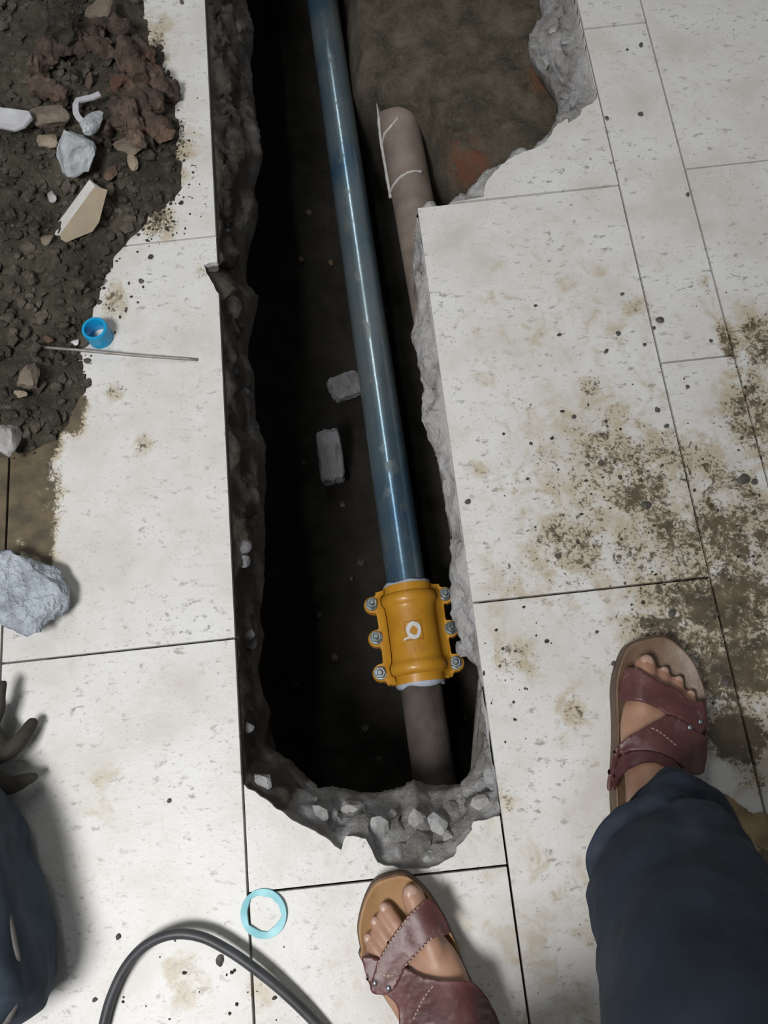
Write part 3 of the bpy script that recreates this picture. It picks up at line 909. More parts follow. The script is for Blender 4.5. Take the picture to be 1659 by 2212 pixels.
def heap_hit(px, py):
    h = hb.ray_cast(Vector((0, 0, CAM_H)), ray(px, py).normalized())
    return h[0] if h[0] is not None and h[0].z > 0 else P(px, py, 0)
# loose crumbs: too many to count
def crumbs():
    r = random.Random(11); bm = bmesh.new()
    spots = []
    cand = [(r.uniform(-620, 400), r.uniform(-330, 1000)) for k in range(5200)]
    cw = [P(*c) for c in cand]; DH = sdist_grid(np.array([c.x for c in cw]), np.array([c.y for c in cw]), HEAP)
    for k in range(5200):
        px, py = cand[k]
        p = P(px, py); d = DH[k]
        if d < -.012 and r.random() > .02: continue
        if d < -.012 and py > 560: continue
        spots.append((heap_hit(px, py), r.choice((.0015, .002, .003, .004, .005, .0065, .009)) * (.6 if d < 0 else 1)))
    for (cx, cy, n, sx, sy) in ((400, 360, 60, 30, 60), (330, 480, 60, 40, 25), (1330, 1000, 50, 120, 120), (1500, 1300, 50, 100, 130), (1600, 1000, 40, 60, 200), (1100, 1450, 25, 50, 80), (450, 2150, 25, 90, 60), (250, 600, 30, 40, 60)):
        for k in range(n):
            px, py = r.gauss(cx, sx), r.gauss(cy, sy); p = P(px, py)
            if inside(p, TP) : continue
            spots.append((p, r.choice((.0010, .0014, .002, .0026))))
    bmesh.ops.create_icosphere(bm, subdivisions=1, radius=1)
    bm.verts.ensure_lookup_table()
    iv = [v.co.copy() for v in bm.verts]; fi = [tuple(v.index for v in f.verts) for f in bm.faces]; bm.free()
    verts, faces = [], []
    for p, s in spots:
        sc = Vector((s * r.uniform(.7, 1.4), s * r.uniform(.7, 1.4), s * r.uniform(.5, .9))); b = len(verts)
        for c in iv:
            q = c * r.uniform(.6, 1.25)
            verts.append((p.x + q.x * sc.x, p.y + q.y * sc.y, p.z + q.z * sc.z + sc.z * .35))
        faces += [tuple(k + b for k in f) for f in fi]
    return mesh_obj('loose_crumbs', verts, faces, MAT['clod'])
tag(crumbs(), 'loose earth crumbs scattered over heap and tiles', 'crumbs', None, 'stuff')

# rubble on the heap, each its own thing: name, px, py, half sizes (m), lift, material, rotation, label, group
RUB = [
 ('concrete_lump', 165, 335, (.034, .040, .026), .012, 'stone_blue', .3, 'pale blue grey concrete lump in the middle of the earth heap', None),
 ('long_stone', 197, 268, (.012, .030, .013), .022, 'stone_blue', -.5, 'long pale grey stone standing out above the concrete lump on the heap', None),
 ('flat_stone', 110, 248, (.034, .026, .016), .012, 'stone_brown', .2, 'flat brown grey stone beside the white plate on the heap', None),
 ('flat_stone', 105, 303, (.020, .014, .010), .010, 'stone_beige', -.3, 'beige stone just left of the pale concrete lump on the heap', None),
 ('stone_chip', 287, 350, (.008, .016, .006), .006, 'stone_beige', .15, 'upright pale beige chip on the right flank of the heap', None),
 ('stone_chip', 240, 372, (.010, .016, .008), .006, 'red_clay', -.4, 'reddish brown chip between the tile shard and the beige chip', None),
 ('stone_chip', 113, 425, (.009, .010, .008), .006, 'stone_grey', .4, 'small light grey stone left of the beige tile shard', None),
 ('stone_chip', 100, 520, (.014, .009, .006), .005, 'stone_brown', .2, 'pinkish brown stone below the lower tip of the tile shard', None),
 ('dark_stone', 275, 320, (.026, .018, .014), .008, 'stone_brown', .3, 'dark brown lump above the upright beige chip', None),
 ('grey_stone', 18, 945, (.020, .030, .020), .012, 'stone_grey', .2, 'rounded grey stone at the left edge below the rod', None),
 ('broken_stone', 62, 815, (.016, .024, .012), .008, 'stone_brown', -.2, 'brown broken stone on the heap just below the thin rod', None),
 ('stone_chip', 45, 850, (.010, .007, .006), .005, 'stone_beige', .2, 'small beige chip at the foot of the brown broken stone', None),
 ('stone_chip', 105, 733, (.009, .007, .006), .004, 'red_clay', 0, 'reddish crumb of brick just above the thin rod', None),
 ('stone_chip', 163, 740, (.007, .005, .004), .004, 'mortar', 0, 'tiny white chip between the rod and the blue tube', None),
 ('clay_clod', 130, 60, (.036, .030, .026), .03, 'heap', .5, 'olive earth clod on top of the red clay ring', None),
 ('clay_clod', 352, 285, (.020, .022, .014), .010, 'red_clay', .4, 'low brown clod nearest the trench on the heap', None),
 ('clay_clod', 220, 30, (.030, .022, .020), .02, 'stone_brown', .8, 'grey brown lump at the top edge of the picture on the heap', None),
]
for k, (nm, px, py, dm, lift, mt, rz, lab, grp) in enumerate(RUB):
    o = link_mesh(nm, rock_mesh(nm, 200 + k, dm, 3, .16 if mt in ('red_clay', 'heap') else .08, 8 if 'clay' in nm else 13, 2.6), MAT[mt], None, False)
    h = heap_hit(px, py)
    h2 = h + Vector((0, 0, lift))
    o.location = P(px, py, h2.z); o.rotation_euler = (rr.uniform(-.3, .3), rr.uniform(-.3, .3), rz)
    tag(o, lab, 'stone' if 'clay' not in nm else 'clod', grp)
o = rock('concrete_chunk', 31, 40, 1285, .026, (.058, .066, .030), MAT['chunk'], .3, (.05, .06), 5, .12, 16, True, 2.6)
tag(o, 'big rough blue grey concrete chunk lying on the tile at the left edge', 'concrete chunk')

# one crumbly mass of reddish clay, broken open in a ring around a dark hollow
def clay_mass():
    r = random.Random(4); parts = []
    ring = [(120, 75, .030), (95, 110, .026), (150, 95, .030), (200, 80, .026), (245, 90, .028), (285, 125, .036), (310, 165, .036), (330, 215, .032), (300, 235, .034), (340, 265, .024),
            (265, 190, .028), (100, 150, .026), (115, 185, .024), (270, 255, .028), (310, 290, .024), (235, 265, .020), (190, 150, .012), (215, 60, .024)]
    for px, py, q in ring:
        for k in range(3):
            x, y = px + r.gauss(0, 13), py + r.gauss(0, 11); h = heap_hit(x, y).z
            me = rock_mesh('q', r.randint(0, 9999), (q * r.uniform(.55, .85), q * r.uniform(.55, .85), q * r.uniform(.5, .8)), 3, .2, 8, 2.5)
            p = P(x, y, max(.0, h) + q * .35); m = Matrix.Translation(p) @ Matrix.Rotation(r.uniform(0, 6), 4, 'Z')
            parts.append(([m @ v.co for v in me.vertices], [tuple(f.vertices) for f in me.polygons])); bpy.data.meshes.remove(me)
    me = remeshed(parts, .0026, 1)
    for v in me.vertices:
        v.co += noise.noise_vector(v.co * 60) * .006 + noise.noise_vector(v.co * 150) * .003
        v.co.z = max(v.co.z, .0005)
    t = NT('crumbly_red_clay'); w = t.coord('World')
    c = t.ramp(t.noise(w, 26, 7, 0.7), [(0.34, (0.030, 0.024, 0.019)), (0.48, (0.085, 0.060, 0.045)), (0.58, (0.145, 0.102, 0.078)), (0.72, (0.28, 0.215, 0.175))])
    c = t.mix(t.mrange(t.noise(w, 12, 3), 0.56, 0.66, 0, 0.45), c, (0.19, 0.085, 0.055))
    t.col(c); t.rough(.9); t.bump(t.noise(w, 110, 6, .7), .9, .006)
    tag(link_mesh('clay_mass', me, t.m, None, True), 'crumbly reddish brown clay mass ringed around a hollow on top of the heap', 'clay lump')
clay_mass()
# beige tile shard leaning on the heap
def shard():
    pz = heap_hit(180, 460).z
    top = [((125, 512), pz + .006), ((205, 402), pz + .034), ((232, 410), pz + .036), ((214, 480), pz + .012), ((200, 500), pz + .008), ((142, 524), pz + .004)]
    tv = [P(*a, z) for a, z in top]
    n = (tv[1] - tv[0]).cross(tv[3] - tv[0]).normalized()
    if n.z < 0: n = -n
    d = Vector((-.55, .45, -.5)).normalized() * .011
    bm = bmesh.new(); a = [bm.verts.new(p) for p in tv]
    lowv = [p + d for p in tv]; lowv[0] = P(111, 500, pz - .002); lowv[1] = P(193, 388, pz + .028)
    b = [bm.verts.new(p) for p in lowv]
    bm.faces.new(a); bm.faces.new(b[::-1])
    for i in range(len(a)): bm.faces.new((a[i], a[(i + 1) % 6], b[(i + 1) % 6], b[i]))
    o = bm_obj('tile_shard', bm, MAT['fragment']); o.data.materials.append(MAT['tile'])
    for p in o.data.polygons:
        if len(p.vertices) == 4: p.material_index = 1
    tag(o, 'broken beige tile shard with white edge leaning on the earth heap', 'tile shard')
shard()
MAT['plastic'] = simple('white_plastic', [(0.36, 0.36, 0.39), (0.52, 0.53, 0.56)], 20, 0.4)
# white plate at left edge
def plate():
    z = heap_hit(30, 255).z + .02
    pts = [P(-60, 225, z + .012), P(20, 232, z + .012), P(62, 238, z + .01), P(70, 252, z + .004), P(52, 272, z), P(30, 280, z), P(-60, 262, z)]
    bm = bmesh.new(); a = [bm.verts.new(p) for p in pts]; b = [bm.verts.new(p - Vector((0, 0, .006))) for p in pts]
    bm.faces.new(a); bm.faces.new(b[::-1])
    for i in range(len(a)): bm.faces.new((a[i], a[(i + 1) % len(a)], b[(i + 1) % len(a)], b[i]))
    o = bm_obj('white_plate', bm, MAT['plastic'])
    bv = o.modifiers.new('b', 'BEVEL'); bv.width = .002; bv.segments = 2
    tag(o, 'flat pale white plate sticking out of the heap at the left edge', 'plate')
plate()
def strip_band(name, path, width, thick, mat):
    verts, faces = [], []; n = len(path)
    for i, p in enumerate(path):
        t = (path[min(i + 1, n - 1)] - path[max(0, i - 1)]).normalized(); s = t.cross(Vector((0, 0, 1))).normalized() * width / 2; u = s.cross(t).normalized() * thick / 2
        verts += [p - s - u, p + s - u, p + s + u, p - s + u]
    for i in range(n - 1):
        for k in range(4): faces.append((i * 4 + k, i * 4 + (k + 1) % 4, i * 4 + 4 + (k + 1) % 4, i * 4 + 4 + k))
    faces += [(0, 1, 2, 3), tuple((n - 1) * 4 + k for k in (3, 2, 1, 0))]
    return mesh_obj(name, verts, faces, mat)
z = heap_hit(170, 230).z + .022
pth = [P(216, 203, z), P(200, 210, z), P(182, 214, z), P(168, 217, z), P(164, 226, z), P(164, 238, z - .003), P(165, 246, z - .006), P(170, 255, z - .006), P(178, 263, z - .006)]
o = strip_band('white_strip', pth, .009, .003, MAT['plastic']); tag(o, 'bent white plastic strip below the red clay clods', 'plastic strip')

# ------------------------------------------------------------------ small things on the left tiles
MAT['cyan'] = simple('blue_plastic', [(0.006, 0.28, 0.56), (0.010, 0.36, 0.66)], 15, 0.32)
MAT['aqua'] = simple('aqua_rubber', [(0.16, 0.50, 0.58), (0.26, 0.62, 0.69)], 15, 0.4)
def ring_tube(name, ro, ri, h, mat, n=48):
    bm = bmesh.new(); prof = [(ri, 0), (ro, 0), (ro, h - .001), (ro - .0008, h), (ri + .0006, h), (ri, h - .001)]
    rows = [[bm.verts.new((r * math.cos(2 * math.pi * k / n), r * math.sin(2 * math.pi * k / n), z)) for k in range(n)] for r, z in prof]
    for i in range(len(rows)):
        a, b = rows[i], rows[(i + 1) % len(rows)]
        for k in range(n): bm.faces.new((a[k], a[(k + 1) % n], b[(k + 1) % n], b[k]))
    o = bm_obj(name, bm, mat, None, True); e = o.modifiers.new('e', 'EDGE_SPLIT'); e.split_angle = .6
    return o
o = ring_tube('plastic_ring', .0180, .0135, .026, MAT['cyan']); o.location = P(218, 729, .0005)
tag(o, 'short bright blue plastic tube standing on the tile beside the earth heap', 'plastic tube')

def gasket_ring():
    z = .0048
    inner = [P(*p, z) for p in [(540, 1944), (554, 1936), (585, 1940), (601, 1955), (608, 1980), (594, 2000), (576, 2014), (560, 2011), (538, 1998), (534, 1969)]]
    c = P(569, 1975, z); n = 60; bm = bmesh.new()
    def ray_poly(poly, a):
        d = Vector((math.cos(a), math.sin(a))); best = 0
        for i in range(len(poly)):
            p, q = poly[i], poly[(i + 1) % len(poly)]
            e = Vector((q.x - p.x, q.y - p.y)); w = Vector((p.x - c.x, p.y - c.y)); den = d.x * e.y - d.y * e.x
            if abs(den) < 1e-9: continue
            s = (w.x * e.y - w.y * e.x) / den; u = (w.x * d.y - w.y * d.x) / den
            if s > 0 and 0 <= u <= 1: best = max(best, s)
        return best
    op = [P(569 + 50.5 * math.cos(a), 1975 + 55.5 * math.sin(a), z) for a in np.linspace(0, 2 * math.pi, 41)[:-1]]
    rows = [[], [], [], []]
    for k in range(n):
        a = 2 * math.pi * k / n; ri, ro = ray_poly(inner, a), ray_poly(op, a)
        w = .0015 * math.sin(2 * a + 1)
        for j, (r, zz) in enumerate(((ri, 0), (ro, 0), (ro - .0005, .0022), (ri + .0005, .0022))):
            rows[j].append(bm.verts.new((r * math.cos(a), r * math.sin(a), zz + w)))
    for i in range(4):
        for k in range(n): bm.faces.new((rows[i][k], rows[i][(k + 1) % n], rows[(i + 1) % 4][(k + 1) % n], rows[(i + 1) % 4][k]))
    o = bm_obj('rubber_ring', bm, MAT['aqua']); o.location = (c.x, c.y, .0017)
    tag(o, 'flat light blue ring with an angular hole on the tile by the left sandal', 'rubber ring')
gasket_ring()
MAT['rod'] = simple('dull_rod', [(0.20, 0.18, 0.16), (0.34, 0.32, 0.29)], 80, 0.5, metal=0.3)
o = tube('metal_rod', [P(65, 748, .032), P(180, 757, .017), P(300, 768, .0075), P(400, 775, .0028), P(426, 777, .0026)], .0022, MAT['rod'], 12)
tag(o, 'thin straight grey rod lying from the heap across the tile below the blue tube', 'rod')

# cable
MAT['rubber'] = simple('black_cable', [(0.035, 0.037, 0.042), (0.07, 0.073, 0.08)], 40, 0.45)
cp = [(150, 2420, .006), (190, 2330, .006), (215, 2250, .007), (238, 2160, .010), (272, 2088, .014), (318, 2040, .019), (375, 2018, .023), (435, 2024, .024), (495, 2054, .022), (555, 2096, .020), (615, 2145, .016), (680, 2208, .012), (760, 2300, .006), (860, 2440, .006)]
o = tube('power_cable', catmull([P(a, b, z) for a, b, z in cp]), .0056, MAT['rubber'], 16)
tag(o, 'black power cable arching over the tiles at the bottom left', 'cable')

# pebbles big enough to pick out
PEB = [(1010, 1084, .006), (1240, 900, .0045), (1385, 96, .005), (1355, 107, .003), (305, 607, .005), (1310, 255, .0045), (1157, 660, .003), (1485, 420, .005), (1384, 245, .006), (1344, 635, .004), (1425, 690, .008), (1412, 708, .004), (1310, 758, .004),
       (1335, 720, .005), (1395, 1090, .008), (1420, 885, .006), (1440, 920, .004), (1485, 835, .005), (1205, 1200, .006), (1453, 1325, .007), (1570, 1472, .008), (1290, 1365, .003), (1325, 1433, .004), (365, 1730, .004), (255, 2025, .004), (205, 2160, .004), (475, 2075, .006), (1630, 1040, .006), (1605, 1035, .01), (1298, 1000, .006)]
for k, (px, py, r) in enumerate(PEB):
    r *= .78
    me = rock_mesh('pebble', 400 + k, (r, r * rr.uniform(.8, 1.5), r * .6), 2, .12, 7)
    o = link_mesh('pebble', me, MAT['dark_pebble']); o.location = P(px, py, r * .36); o.rotation_euler = (0, 0, rr.uniform(0, 6))
    where = ('left of the trench' if px < 480 else 'right of the broken corner' if py < 500 else 'in the mud around the right sandal' if px > 1450 and py > 900 else 'right of the trench')
    tag(o, 'small dark pebble on the tiles ' + where, 'pebble', 'dark pebbles ' + where)

# muddy puddle at the right edge
def puddle(name, outline, z, mat):
    pts = catmull([P(*p) for p in outline] + [P(*outline[0])], 9)[:-1]
    pts = [p + noise.noise_vector(p * 70) * .006 + noise.noise_vector(p * 200) * .002 for p in pts]
    c = sum(pts, Vector()) / len(pts); n = len(pts); verts, faces = [], []
    v2, e2, f2, *_ = delaunay_2d_cdt([Vector((p.x, p.y)) for p in pts], [(k, (k + 1) % n) for k in range(n)], [], 0, 1e-7)
    verts = [Vector((p.x, p.y, z)) for p in v2] + [Vector((p.x, p.y, .0002)) for p in pts]
    faces = [tuple(f) for f in f2 if inside(sum((v2[i] for i in f), Vector((0, 0))) / len(f), pts)]
    m = len(v2)
    faces += [(m + k, m + (k + 1) % n, (k + 1) % n, k) for k in range(n)] if m == n else []
    return mesh_obj(name, verts, faces, mat)
t = NT('muddy_water'); v = t.coord('World')
t.col(t.ramp(t.noise(v, 25, 5), [(0.35, (0.13, 0.092, 0.045)), (0.65, (0.36, 0.27, 0.14))])); t.rough(0.15); t.bump(t.noise(v, 60, 3), 0.15, 0.002)
MAT['puddle'] = t.m
o = puddle('muddy_puddle', [(1563, 1712), (1590, 1728), (1610, 1752), (1625, 1758), (1670, 1758), (1720, 1760), (1740, 1830), (1680, 1850), (1640, 1830), (1600, 1790), (1578, 1765)], .0016, MAT['puddle'])
tag(o, 'brown muddy puddle on the tiles right of the trouser leg', 'puddle')

# ------------------------------------------------------------------ bag and glove at the lower left edge
def navy(name, a, b, dust):
    t = NT(name); v = t.coord('World')
    c = t.ramp(t.noise(v, 10, 5), [(0.35, a), (0.65, b)])
    c = t.mix(t.math('MULTIPLY', t.mrange(t.noise(v, 14, 6, 0.65, 0.4), 0.5, 0.72), 0.35), c, dust)
    w = t.n('ShaderNodeTexWave'); w.inputs['Scale'].default_value = 260; t.l(v, w.inputs['Vector'])
    t.col(c); t.rough(0.85); t.bump(t.math('ADD', t.noise(v, 35, 4), t.math('MULTIPLY', w.outputs['Fac'], .08)), 0.25, 0.004)
    return t.m
MAT['navy'] = navy('navy_trouser_cloth', (0.011, 0.018, 0.033), (0.018, 0.029, 0.048), (0.065, 0.078, 0.092))
MAT['bag'] = navy('navy_bag_canvas', (0.016, 0.026, 0.042), (0.035, 0.055, 0.080), (0.11, 0.15, 0.19))
MAT['piping'] = simple('bag_piping', [(0.10, 0.095, 0.09), (0.20, 0.19, 0.18)], 40, 0.7)
MAT['glove'] = simple('dark_glove_leather', [(0.022, 0.018, 0.013), (0.05, 0.042, 0.030)], 25, 0.75, 0.4, 60)
def bag():
    z0 = .075
    c = P(-98, 1960, z0); e = empty('tool_bag', (c.x, c.y, 0))
    rot = math.atan2((P(110, 2100, z0) - P(15, 1740, z0)).y, (P(110, 2100, z0) - P(15, 1740, z0)).x) + math.pi / 2
    e.rotation_euler = (0, 0, rot)
    bm = bmesh.new(); bmesh.ops.create_cube(bm, size=2); bmesh.ops.subdivide_edges(bm, edges=bm.edges, cuts=22, use_grid_fill=True)
    hx, hy, hz = .075, .135, .07
    for v in bm.verts:
        p = v.co.copy(); n = (abs(p.x) ** 4 + abs(p.y) ** 4 + abs(p.z) ** 4) ** .25
        p /= n
        q = Vector((p.x * hx, p.y * hy, p.z * hz))
        q += noise.noise_vector(q * 22) * .008 + noise.noise_vector(q * 60) * .0025
        v.co = q + Vector((0, 0, hz + .003))
    body = bm_obj('body', bm, MAT['bag'], e, True)
    pts = []
    for k in range(61):
        a = 2 * math.pi * k / 60; ca, sa = math.cos(a), math.sin(a); n = (abs(ca) ** 4 + abs(sa) ** 4) ** .25
        pts.append(Vector((ca / n * hx * .93, sa / n * hy * .95, hz * 1.62 + .004 * noise.noise(Vector((ca * 2, sa * 2, 0))))))
    tube('piping', pts, .0035, MAT['piping'], 8, e)
    h = [Vector((-.03, -.06 + .12 * k / 20, hz * 1.9 + .03 * math.sin(math.pi * k / 20))) for k in range(21)]
    tube('handle', h, .006, MAT['bag'], 10, e)
    tag(e, 'dark navy canvas tool bag lying at the lower left edge', 'bag')
bag()

def glove():
    z = .035
    fingers = [[(-70, 1600), (-20, 1560), (5, 1482)], [(-70, 1620), (15, 1625), (70, 1560)], [(-60, 1640), (10, 1695), (68, 1680)], [(-90, 1590), (-50, 1540), (-40, 1470)]]
    parts = [limb([P(-160, 1590, z), P(-85, 1590, z), P(-40, 1610, z)], [.04, .038, .03], 20, .55)]
    for f, zz in zip(fingers, ([.03, .034, .034], [.03, .03, .02], [.035, .035, .025], [.03, .03, .02])):
        parts.append(limb([P(*p, q) for p, q in zip(f, zz)], [.013, .0115, .007], 14, .8))
    me = remeshed(parts, .0028, 3)
    for v in me.vertices: v.co += noise.noise_vector(v.co * 45) * .002
    o = link_mesh('work_glove', me, MAT['glove'], None, True)
    tag(o, 'dark brown work glove with pointing fingers at the left edge above the bag', 'glove')
glove()

# ------------------------------------------------------------------ the person: bare feet in sandals, navy trousers
t = NT('skin'); v = t.coord('World')
c = t.ramp(t.noise(v, 18, 4), [(0.35, (0.33, 0.175, 0.115)), (0.65, (0.45, 0.26, 0.175))])
t.col(c); t.rough(0.5); t.set('Subsurface Weight', 0.12); t.set('Subsurface Radius', (0.01, 0.004, 0.002)); t.bump(t.noise(v, 220, 3), 0.12, 0.001)
MAT['skin'] = t.m
MAT['nail'] = simple('toenail', [(0.42, 0.26, 0.20), (0.50, 0.33, 0.265)], 60, 0.38)
t = NT('maroon_leather'); v = t.coord('World')
c = t.ramp(t.noise(v, 22, 5), [(0.3, (0.075, 0.028, 0.028)), (0.55, (0.125, 0.048, 0.046)), (0.75, (0.18, 0.085, 0.085))])
c = t.mix(t.math('MULTIPLY', t.mrange(t.noise(v, 55, 5, 0.6, 0.5), 0.55, 0.7), 0.35), c, (0.27, 0.20, 0.19))
t.col(c); t.rough(0.42); t.bump(t.noise(v, 150, 4), 0.2, 0.0015)
MAT['leather'] = t.m
MAT['footbed'] = simple('tan_footbed', [(0.20, 0.10, 0.045), (0.34, 0.19, 0.085), (0.40, 0.235, 0.11)], 14, 0.5, 0.15, 80)
MAT['shaded_muddy_footbed'] = simple('shaded_muddy_footbed', [(0.10, 0.062, 0.040), (0.175, 0.11, 0.07), (0.23, 0.165, 0.12)], 20, 0.45, 0.25, 80)  # mud tone, darkened further to carry the shade on this foot
MAT['sole'] = simple('brown_sole', [(0.07, 0.042, 0.028), (0.13, 0.08, 0.05)], 25, 0.6, 0.2)
MAT['stitch'] = simple('pale_thread', [(0.40, 0.29, 0.22), (0.50, 0.38, 0.30)], 60, 0.8)

SOLE_T = .026
class Foot: pass
def foot_frame(tip_px, heel_px):
    f = Foot()
    a, b = P(*tip_px, SOLE_T), P(*heel_px, SOLE_T)
    d = (a - b); d.z = 0; d.normalize()
    f.fwd = d; f.right = Vector((d.y, -d.x, 0)); f.tip = Vector((a.x, a.y, 0)); f.L = .272
    f.heel = f.tip - d * f.L
    f.w = lambda x, y, z: f.heel + f.right * x + f.fwd * y + Vector((0, 0, z))
    f.loc = lambda p: ((p - f.heel).dot(f.right), (p - f.heel).dot(f.fwd))
    return f
FR = foot_frame((1412, 1371), (1383, 1858)); FR.s = 1
FL = foot_frame((858, 1884), (1050, 2373)); FL.s = -1
FR.ball, FL.ball = .0125, .0175      # the forefoot swings outwards from the heel line
def swing(f, y): return f.s * (.005 + (f.ball - .005) * min(1, max(0, y / .17)))
R_OUT_MED = [(1361, 1388), (1341, 1422), (1331, 1458), (1328, 1495), (1330, 1540), (1331, 1594)]
R_OUT_LAT = [(1443, 1373), (1479, 1401), (1502, 1431), (1519, 1473), (1527, 1513), (1528, 1558), (1526, 1594)]
L_OUT_LAT = [(812, 1899), (788, 1933), (775, 1975), (771, 2009), (777, 2048), (785, 2085)]
L_OUT_MED = [(879, 1887), (905, 1907), (929, 1933), (953, 1970), (972, 2005), (990, 2046), (1004, 2090)]
def sole_outline(f, left_px, right_px):
    l = [f.loc(P(*p, SOLE_T)) for p in left_px]; r = [f.loc(P(*p, SOLE_T)) for p in right_px]
    tip = [(0, f.L)]
    heel_r = [(.040, .095), (.0355, .055), (.031, .025), (.017, .004)]; heel_l = [(-.017, .004), (-.031, .025), (-.0355, .055), (-.040, .095)]
    sh = .006 * f.s; heel_r = [(x + sh, y) for x, y in heel_r]; heel_l = [(x + sh, y) for x, y in heel_l]
    pts = tip + r + [p for p in heel_r if p[1] < r[-1][1] - .01] + [p for p in heel_l if p[1] < l[-1][1] - .01] + l[::-1]
    q = catmull([Vector((x, y, 0)) for x, y in pts] + [Vector((pts[0][0], pts[0][1], 0))], 5)[:-1]
    return [(p.x, p.y) for p in q]
FR.out = sole_outline(FR, R_OUT_MED, R_OUT_LAT)
FL.out = sole_outline(FL, L_OUT_LAT, L_OUT_MED)

def foot_parts(f, toe_px):
    s = f.s; parts = []
    secs = [(.012, 0, .012, .036, .058), (.022, 0, .024, .029, .078), (.045, 0, .030, .027, .096), (.075, -.001, .032, .028, .094), (.105, -.003, .035, .030, .085),
            (.135, -.004, .041, .029, .073), (.160, -.003, .0445, .027, .061), (.180, -.001, .0445, .027, .053), (.196, .001, .041, .027, .047), (.206, .003, .034, .029, .043)]
    rings = []
    for (y, xc, hw, zb, zt) in secs:
        ring = []
        for k in range(28):
            a = 2 * math.pi * k / 28; ca, sa = math.cos(a), math.sin(a)
            ex = math.copysign(abs(ca) ** .8, ca) * hw; ezz = math.copysign(abs(sa) ** (.9 if sa > 0 else .6), sa)
            zc = zb + (zt - zb) * .38
            z = zc + (zt - zc) * ezz if sa > 0 else zc + (zc - zb) * ezz
            # medial side (towards the big toe) carries the instep
            z += (-ca * s) * .006 * max(0, sa) * (1 if y > .07 else 0)
            ring.append(f.w(ex * (1.0 if y > .1 else 1) + xc * s + swing(f, y), y, z))
        rings.append(ring)
    parts.append(loft(rings))
    bases = [(-.026, .188), (-.007, .190), (.010, .186), (.024, .180), (.035, .170)]
    rad = [.0132, .0088, .0082, .0078, .0078]
    f.toes = []
    for i, px in enumerate(toe_px):
        tip = f.loc(P(*px, SOLE_T + rad[i] + .004)); b = bases[i]; bx, by = b[0] * s * .92 + swing(f, b[1]), b[1]
        d = Vector((tip[0] - bx, tip[1] - by)); d.normalize()
        tx, ty = tip[0] - d.x * rad[i] * .7, tip[1] - d.y * rad[i] * .7
        z0 = SOLE_T + rad[i]
        mid = f.w(bx * .4 + tx * .6, by * .4 + ty * .6, z0 + (.004 if i else .002))
        pts = [f.w(bx - d.x * .012, by - d.y * .012, z0 + .006), mid, f.w(tx, ty, z0 - (.001 if i else 0))]
        parts.append(limb(pts, [rad[i] * 1.02, rad[i] * .95, rad[i] * .97], 18, .92))
        f.toes.append((pts[-1], f.right * d.x + f.fwd * d.y, rad[i]))
    return parts
parts = foot_parts(FR, [(1397, 1420), (1437, 1443), (1469, 1463), (1496, 1494), (1512, 1535)])
parts += foot_parts(FL, [(884, 1917), (826, 1955), (806, 1985), (791, 2022), (790, 2062)])
# legs and hips
RA, LA = FR.w(.006, .052, .10), FL.w(-.006, .052, .10)
HIPR, HIPL = Vector((.105, -.45, .88)), Vector((-.055, -.46, .88))
KR, KL = Vector((.178, -.285, .46)), Vector((.0, -.36, .46))
def leg_parts(f, A, K, Hp):
    heel = f.w(.006 * f.s, .040, .060)
    c1 = A.lerp(K, .35) + f.fwd * -.012; c2 = A.lerp(K, .68) + f.fwd * -.008
    return [limb([heel, A, c1, c2, K, K.lerp(Hp, .5), Hp], [.033, .033, .042, .052, .052, .066, .082], 24)]
parts += leg_parts(FR, RA, KR, HIPR) + leg_parts(FL, LA, KL, HIPL)
parts.append(limb([HIPL, (HIPL + HIPR) / 2 + Vector((0, 0, .02)), HIPR], [.09, .10, .09], 24))
parts.append(limb([(HIPL + HIPR) / 2, (HIPL + HIPR) / 2 + Vector((0, .03, .12))], [.11, .115], 24))
# ankle bones
for f in (FR, FL):
    for s in (-1, 1): parts.append(limb([f.w(.026 * s + .006 * f.s, .052, .090), f.w(.026 * s + .006 * f.s, .054, .100)], [.012, .012], 12))
me = remeshed(parts, .0030, 3)
person = empty('person', ((FR.heel + FL.heel) / 2 * 1.0))
pinv = Matrix.Translation(-person.location)
def into_person(o, parent=None):
    o.parent = parent or person
    return o
me.transform(pinv)
body = link_mesh('body', me, MAT['skin'], person, True)
tag(person, 'person standing at the trench in maroon leather sandals and navy trousers', 'person')
bbvh = BVHTree.FromPolygons([v.co - pinv.inverted().translation * 0 + person.location for v in me.vertices], [tuple(p.vertices) for p in me.polygons])
def pmesh(name, verts, faces, mat, parent, smooth=False):
    return mesh_obj(name, [Vector(v) - person.location for v in verts], faces, mat, parent, smooth)

# toenails
for f in (FR, FL):
    for (tp, d, r) in f.toes:
        verts, faces = [], []; side = Vector((d.y, -d.x, 0)); n = 14
        c = tp + d * r * .25 + Vector((0, 0, r * .70))
        for j, (k, zz) in enumerate(((1, 0), (.9, r * .09), (.55, r * .14))):
            for q in range(n):
                a = 2 * math.pi * q / n
                x, y = math.cos(a) * r * .62 * k, math.sin(a) * r * .66 * k
                verts.append(c + side * x + d * y + Vector((0, 0, zz - (x * x) / r * .45 - max(0, y) ** 2 / r * .35)))
        for j in range(2):
            for q in range(n): faces.append((j * n + q, j * n + (q + 1) % n, (j + 1) * n + (q + 1) % n, (j + 1) * n + q))
        faces.append(tuple(2 * n + q for q in range(n)))
        pmesh('toenail', verts, faces, MAT['nail'], body, True)

